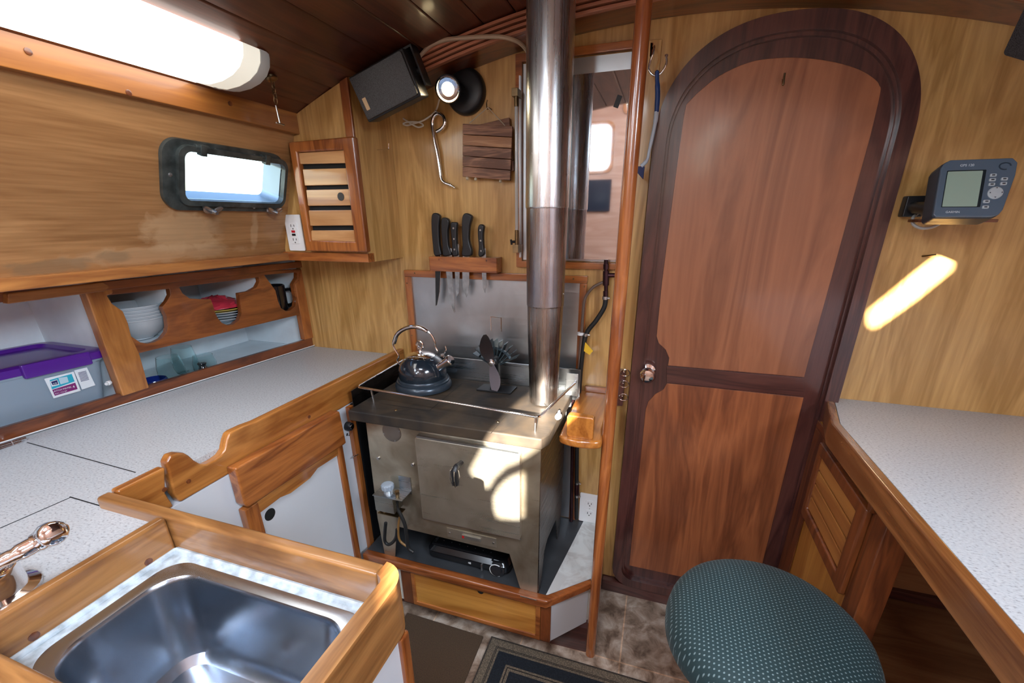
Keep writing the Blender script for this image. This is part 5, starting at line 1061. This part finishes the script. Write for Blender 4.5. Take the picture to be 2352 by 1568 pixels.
obj('grip', MB().tube(smooth_path([z1(904, 395, 1.18), z1(905, 450, 1.18), z1(908, 530, 1.18), z1(904, 600, 1.18), z1(902, 632, 1.18)], 5), [.002] + [.0045] * 6 + [.0055] * 8 + [.0052] * 6, 10), plain('brush_blue', (.015, .05, .20), .35), br_)
obj('handle', MB().tube(smooth_path([z1(902, 628, 1.18), z1(896, 680, 1.18), z1(880, 760, 1.18), z1(862, 840, 1.18), z1(848, 900, 1.18), z1(815, 935, 1.18)], 5), [.0052] * 6 + [.0042] * 8 + [.0036] * 7 + [.0045] * 5, 10), plain('brush_pale_blue', (.45, .52, .60), .35), br_)
obj('head', MB().quad(z1(795, 935, 1.18), z1(835, 935, 1.18), z1(826, 1008, 1.18), z1(790, 968, 1.18), .010), plain('brush_navy', (.01, .02, .09), .6), br_, bev=.001)

# ============================================================ STARBOARD SIDE
EX = .425
tb = thing('chart_table', 'speckled grey topped chart table with teak edge on the starboard side', 'table', (.85, .40, 0))
e0, e1, e2 = Zp(1925, 934, CT), Zp(1930, 975, CT), Zp(2352, 1482, CT)
tpoly = [(e0.x + .010, 1.2495), (e1.x + .002, 1.075), (EX + .008, .50), (EX + .012, -.60), (1.378, -.60), (1.378, 1.2495)]
obj('tabletop', MB().prism(tpoly, CT - .022, CT, 'z'), lam, tb)
edge_o = [(e0.x - .008, 1.2495), (e1.x - .018, 1.068), (EX - .012, .50), (EX - .008, -.60), (EX + .0115, -.60), (EX + .0075, .50), (e1.x + .0015, 1.076), (e0.x + .0095, 1.2495)]
obj('edge_trim', MB().prism(edge_o, CT - .054, CT + .002, 'z'), wood('table_edge', (.36, .145, .045), (.16, .052, .014), 'y', rough=.25, coat=.8, scale=1.5), tb, bev=.0035, seg=3)
# locker face at the bulkhead end, with louvred door
LX = .434
du = thing('louvred_locker', 'dark teak locker with a louvred door under the chart table', 'cabinet', (LX, 1.0, .22))
obj('face', MB().box(LX, LX + .016, .835, 1.222, .221, .744), wood('plywood_amber', (.62, .29, .06), (.38, .14, .022), 'z', rough=.35, coat=.4, scale=.8), du)
obj('top_rail', MB().box(LX - .004, LX, .835, 1.222, .722, .744), teakd('y'), du, bev=.002)
obj('stile', MB().box(LX - .004, LX, 1.143, 1.222, .221, .7215), teakd('z'), du, bev=.002)
obj('stile', MB().box(LX - .004, LX, .8325, .857, .221, .7215), teakd('z'), du, bev=.002)
ya, yb_, za, zb_ = .858, 1.142, .508, .720
louv = obj('door', MB().prism([(ya, zb_), (yb_, zb_), (yb_, za), (ya, za)], LX - .016, LX - .0005, 'x', holes=[[(ya + .036, zb_ - .030), (yb_ - .024, zb_ - .030), (yb_ - .024, za + .030), (ya + .036, za + .030)]]), teakd('z'), du, bev=.005, seg=3)
hh = (zb_ - za - .060)
for i in range(4): obj('slat', MB().box(LX - .010, LX - .002, ya + .030, yb_ - .020, za + .030 + hh * i / 4 + .0022, za + .030 + hh * (i + 1) / 4 - .0022), wood('amber_slats', (.56, .25, .06), (.34, .12, .03), 'y', rough=.3, coat=.6), louv, bev=.002)
obj('end_post', MB().box(LX - .012, LX + .030, .790, .832, .221, .744), teakd('z'), du, bev=.003)
obj('door_stop', MB().prism([(.838, .743), (.860, .743), (.852, .722), (.842, .722)], LX - .018, LX - .002, 'x'), teakd('z'), du, bev=.003)
kb = wood('kneehole_brown', (.34, .15, .060), (.19, .07, .026), 'x', rough=.5, coat=.2)
kf = obj('kneehole_back', MB().box(.475, 1.378, 1.236, 1.2495, .253, .777), kb); tag(kf, 'brown panel at the back of the kneehole under the chart table', 'board'); kf.name = 'brown_board'
kf = obj('kneehole_ledge', MB().box(.475, 1.378, 1.222, 1.2495, .2215, .2525), mahog('x'), bev=.003); tag(kf, 'dark rail low across the back of the kneehole', 'rail')
kf = obj('kneehole_platform', MB().box(.478, 1.378, -.60, 1.2495, 0, .220), wood('kneehole_brown', (0, 0, 0), (0, 0, 0), 'x')); tag(kf, 'brown wooden platform under the chart table', 'platform')
kf = obj('locker_plinth', MB().box(LX - .002, .477, .60, 1.2215, 0, .220), wood('plywood_amber', (0, 0, 0), (0, 0, 0), 'z')); tag(kf, 'plywood plinth below the louvred door', 'plinth')

# ---------------- chart plotter
pTL, pTR, pBL = Yp(2158, 368, 1.135), Yp(2328, 362, 1.130), Yp(2139, 501, 1.100)
M = frameM(pBL, pTR - pTL, pTL - pBL); Wd, Hd = (pTR - pTL).length, (pTL - pBL).length
cp_ = thing('chart_plotter', 'grey blue chart plotter with a green screen on a bulkhead bracket', 'chart plotter', M @ Vector((Wd / 2, Hd / 2, -.02)))
oc = [(.004, 0), (Wd - .020, 0), (Wd - .010, .004), (Wd - .005, .014), (Wd + .004, Hd * .7), (Wd + .004, Hd - .010), (Wd - .004, Hd - .001), (.012, Hd - .001), (.003, Hd - .008), (0, Hd - .016), (0, .005)]
gb_ = plain('plotter_blue_grey', (.085, .12, .165), .35, coat=.2)
obj('housing', MB(M).prism(oc, -.040, .0, 'z'), plain('plotter_dark', (.03, .035, .045), .4), cp_, bev=.005, seg=3)
obj('front', MB(M).prism([(x * .985 + .001, y * .985 + .001) for x, y in oc], -.001, .004, 'z'), gb_, cp_, bev=.002)
s0x, s1x, s0y, s1y = .0115, Wd * .585, .020, Hd - .024
obj('screen_surround', MB(M).prism(rrect(s0x - .001, s1x + .005, s0y - .001, s1y + .002, .001, 2), .0036, .0046, 'z'), plain('bezel_dark', (.012, .018, .022), .3), cp_)
obj('screen', MB(M).prism(rrect(s0x, s1x, s0y, s1y, .001, 2), .0044, .0052, 'z'), plain('lcd_green', (.30, .40, .33), .22), cp_, label='grey green liquid crystal screen')
bt = plain('button_grey', (.42, .47, .50), .4); bd = plain('button_mark', (.03, .03, .035), .5)
def pbtn(x, y, w_=.0095, h_=.0055):
    b = obj('button', MB(M).prism(rrect(x - w_ / 2, x + w_ / 2, y - h_ / 2, y + h_ / 2, .0014, 3), .003, .0062, 'z'), bt, cp_, bev=.0006)
    obj('button_print', MB(M).prism(rrect(x - .0022, x + .0022, y - .001, y + .001, .0004, 2), .0061, .0066, 'z'), bd, b)
X1, X2 = Wd * .73, Wd * .885
for i, yy in enumerate((.074, .066, .058)): pbtn(X1, yy * Hd / .1058)
for yy in (.067, .059): pbtn(X2, yy * Hd / .1058)
for yy in (.028, .018): pbtn(Wd * .70, yy * Hd / .1058)
pd = obj('rocker_pad', MB(M).lathe([(.0112, .003), (.0112, .0055), (.0098, .0068), (.001, .0072)], (Wd * .80, .043 * Hd / .1058, 0), 28), bt, cp_)
for a in range(4): d = Vector((cos(a * pi / 2), sin(a * pi / 2))); c = (Wd * .80 + d.x * .0078, .043 * Hd / .1058 + d.y * .0078); obj('arrow_mark', MB(M).prism([(c[0] + d.x * .0018, c[1] + d.y * .0018), (c[0] - d.y * .0014, c[1] + d.x * .0014), (c[0] + d.y * .0014, c[1] - d.x * .0014)], .0068, .0074, 'z'), bd, pd)
obj('emblem', MB(M).tube([(Wd * .87 + .008 * cos(a), Hd * .85 + .006 * sin(a), .0042) for a in [k * pi / 10 for k in range(17)]], .0012, 6), plain('emblem_dark', (.03, .045, .065), .4), cp_)
lt_ = plain('letter_pale', (.55, .62, .68), .4)
text('lettering', 'GPS 120', .0060, lt_, cp_, M @ Matrix.Translation((Wd * .36, Hd - .013, .0042)), .0002)
text('lettering', 'GARMIN', .0056, lt_, cp_, M @ Matrix.Translation((Wd * .27, .010, .0042)), .0003)
ba = Yp(2095, 472, 1.235)
obj('bracket_base', MB().box(ba.x - .016, ba.x + .020, 1.225, 1.2495, Yp(2090, 498, 1.24).z, Yp(2100, 450, 1.24).z), blackp, cp_, bev=.003)
bc_ = M @ Vector((0.012, Hd * .28, -.035))
obj('bracket_arm', MB().tube([(ba.x, 1.232, ba.z - .004), bc_], .012, 12).lathe([(.016, -.006), (.017, 0), (.016, .006)], (ba.x + .012, 1.20, ba.z - .004), 20, (1, -.6, 0)), blackp, cp_)
obj('under_bracket', MB().prism([(bc_.x - .01, 1.12), (bc_.x + .10, 1.12), (bc_.x + .06, 1.16), (bc_.x - .01, 1.20)], pBL.z - .008, pBL.z - .002, 'z'), teakd('x'), cp_, bev=.001)
tag(obj('cable', MB().tube(smooth_path([Yp(2108, 490, 1.225), Yp(2097, 500, 1.20), Yp(2098, 515, 1.19), Yp(2118, 524, 1.18), Yp(2145, 520, 1.17), Yp(2168, 507, 1.16)], 6), .003, 8), plain('cable_grey', (.40, .38, .35), .5)), 'short pale cable looping under the chart plotter', 'cable')

# ---------------- stool
stc = Vector((.250, .684, 0))
so_ = thing('stool', 'round stool with a dotted dark green fabric seat in the foreground', 'stool', stc)
def stoolfab():
    m, N, L, b = nmat('green_dotted_fabric'); tc = N.new('ShaderNodeTexCoord'); mp = N.new('ShaderNodeMapping'); mp.inputs['Scale'].default_value = (132, 172, 132); mp.inputs['Rotation'].default_value = (0, 0, .45)
    L.new(tc.outputs['Object'], mp.inputs['Vector'])
    sx = N.new('ShaderNodeSeparateXYZ'); L.new(mp.outputs[0], sx.inputs[0])
    def M_(op, a, b2=None):
        n = N.new('ShaderNodeMath'); n.operation = op
        for i, v in enumerate((a, b2)):
            if v is None: continue
            if isinstance(v, (int, float)): n.inputs[i].default_value = v
            else: L.new(v, n.inputs[i])
        return n.outputs[0]
    row = M_('FLOOR', sx.outputs[1]); off = M_('MULTIPLY', M_('MODULO', row, 2), .5)
    u_ = M_('SUBTRACT', M_('FRACT', M_('ADD', sx.outputs[0], off)), .5); v_ = M_('SUBTRACT', M_('FRACT', sx.outputs[1]), .5)
    d = M_('SQRT', M_('ADD', M_('MULTIPLY', u_, u_), M_('MULTIPLY', v_, v_)))
    r = N.new('ShaderNodeValToRGB'); e = r.color_ramp.elements; e[0].position = .12; e[0].color = (.17, .24, .25, 1); e[1].position = .24; e[1].color = (.009, .030, .034, 1)
    L.new(d, r.inputs['Fac']); L.new(r.outputs[0], b.inputs['Base Color']); b.inputs['Roughness'].default_value = .75; b.inputs['Sheen Weight'].default_value = .05
    nz = N.new('ShaderNodeTexNoise'); nz.inputs['Scale'].default_value = 700; L.new(tc.outputs['Object'], nz.inputs['Vector'])
    bp = N.new('ShaderNodeBump'); bp.inputs['Strength'].default_value = .3; bp.inputs['Distance'].default_value = .001; L.new(nz.outputs['Fac'], bp.inputs['Height']); L.new(bp.outputs[0], b.inputs['Normal']); return m
rs = .171
def segr(k): return 1 + .012 * math.sin(k * .9) * math.sin(k * .37)
prof = [(rs * .80, 0.4820), (rs * .95, 0.4880), (rs * 1.0, 0.5020), (rs * 1.005, 0.5220), (rs * .985, 0.5420), (rs * .94, 0.5580), (rs * .86, 0.5700), (rs * .70, 0.5800), (rs * .45, 0.5860), (rs * .2, 0.5880), (.001, .5885)]
obj('seat', MB().lathe(prof, stc, 72), stoolfab(), so_, label='dark green seat cushion with pale dots')
obj('seat_base', MB().lathe([(.13, .470), (.14, .474), (.14, .486)], stc, 48), blackp, so_)
obj('column', MB().lathe([(.15, .0075), (.15, .020), (.05, .035), (.022, .04), (.022, .47)], stc, 40), blackm, so_)

# ---------------- rugs
a = Zp(1113, 1462, 0)
rg = obj('brown_mat', MB().prism([(-.69, a.y), (a.x - .002, a.y - .004), (a.x + .010, .36), (-.69, .36)], .0006, .008, 'z'), plain('brown_pile', (.085, .050, .028), .95, noise=.3, nscale=400, bump=.8), bev=.003); tag(rg, 'plain dark brown mat on the floor before the hearth drawer', 'mat')
def rugmat():
    m, N, L, b = nmat('bordered_rug'); tc = N.new('ShaderNodeTexCoord'); sx = N.new('ShaderNodeSeparateXYZ'); L.new(tc.outputs['Object'], sx.inputs[0])
    n1 = N.new('ShaderNodeMath'); n1.operation = 'MULTIPLY'; n1.inputs[1].default_value = -1; L.new(sx.outputs[1], n1.inputs[0])
    mn = N.new('ShaderNodeMath'); mn.operation = 'MINIMUM'; L.new(sx.outputs[0], mn.inputs[0]); L.new(n1.outputs[0], mn.inputs[1])
    r = N.new('ShaderNodeValToRGB'); r.color_ramp.interpolation = 'CONSTANT'; e = r.color_ramp.elements
    mr_ = N.new('ShaderNodeMath'); mr_.operation = 'MULTIPLY'; mr_.inputs[1].default_value = 4; L.new(mn.outputs[0], mr_.inputs[0]); L.new(mr_.outputs[0], r.inputs['Fac'])
    tan, blk, nav = (.19, .145, .10, 1), (.012, .010, .010, 1), (.010, .014, .022, 1)
    stops = [(0, (.06, .045, .035, 1)), (.004, tan), (.026, blk), (.0275, tan), (.0295, blk), (.032, tan), (.0385, nav), (.074, tan), (.080, blk), (.083, tan), (.090, nav)]
    e[0].position = 0; e[0].color = stops[0][1]; e[1].position = stops[1][0] * 4; e[1].color = stops[1][1]
    for p_, c in stops[2:]: x = e.new(p_ * 4); x.color = c
    wv = N.new('ShaderNodeTexVoronoi'); wv.inputs['Scale'].default_value = 260; L.new(tc.outputs['Object'], wv.inputs['Vector'])
    mx = N.new('ShaderNodeMix'); mx.data_type = 'RGBA'; mx.blend_type = 'MULTIPLY'; mx.inputs[0].default_value = .75; L.new(r.outputs[0], mx.inputs[6]); 
    r2 = N.new('ShaderNodeValToRGB'); r2.color_ramp.elements[0].position = .1; r2.color_ramp.elements[0].color = (1.3, 1.25, 1.2, 1); r2.color_ramp.elements[1].position = .6; r2.color_ramp.elements[1].color = (.45, .45, .45, 1); L.new(wv.outputs['Distance'], r2.inputs['Fac']); L.new(r2.outputs[0], mx.inputs[7])
    L.new(mx.outputs[2], b.inputs['Base Color']); b.inputs['Roughness'].default_value = .95
    bp = N.new('ShaderNodeBump'); bp.inputs['Strength'].default_value = .6; bp.inputs['Distance'].default_value = .002; L.new(wv.outputs['Distance'], bp.inputs['Height']); L.new(bp.outputs[0], b.inputs['Normal']); return m
a = Zp(1129, 1464, 0)
rg = obj('patterned_rug', MB().box(a.x, .50, .20, a.y, .0006, .007), rugmat(), origin=(a.x, a.y, 0)); tag(rg, 'dark navy rug with tan woven borders on the floor', 'rug')
# ============================================================ CEILING LIGHT
cl = thing('ceiling_light', 'long lit fluorescent fixture with a frosted cover under the port deckhead', 'ceiling light', (-.87, .60, 1.56))
prof = [(-.952, 1.522), (-.950, 1.512), (-.938, 1.503), (-.915, 1.499), (-.880, 1.502), (-.850, 1.510), (-.828, 1.522), (-.815, 1.537), (-.811, 1.552)]
obj('diffuser', MB().prism(prof + [(-.811, ZC(-.811) - .004), (-.952, ZC(-.952) - .003)], .34, .797, 'y'), plain('frosted_tube_glow', (.9, .9, .86), .35, emit=5.2, ecol=(1, .97, .90)), cl, label='frosted glowing cover')
cx_, cz_ = -.880, 1.525
def sc_(k, y): return [Vector((cx_ + (x - cx_) * k, y, cz_ + (z - cz_) * (k if z < 1.53 else 1))) for x, z in prof + [(-.811, ZC(-.811) - .0035), (-.952, ZC(-.952) - .0025)]]
obj('diffuser_end', MB().loft([sc_(1.0, .7972), sc_(1.0, .836)]), plain('frosted_end', (.80, .78, .68), .4, emit=.55, ecol=(1, .95, .80)), cl)
obj('end_cap', MB().loft([sc_(1.03, .8362), sc_(1.02, .852), sc_(.93, .865), sc_(.6, .870)]), plain('end_cap_grey', (.62, .62, .58), .45), cl)

for o in bpy.data.objects:
    if '_o' in o: del o['_o']
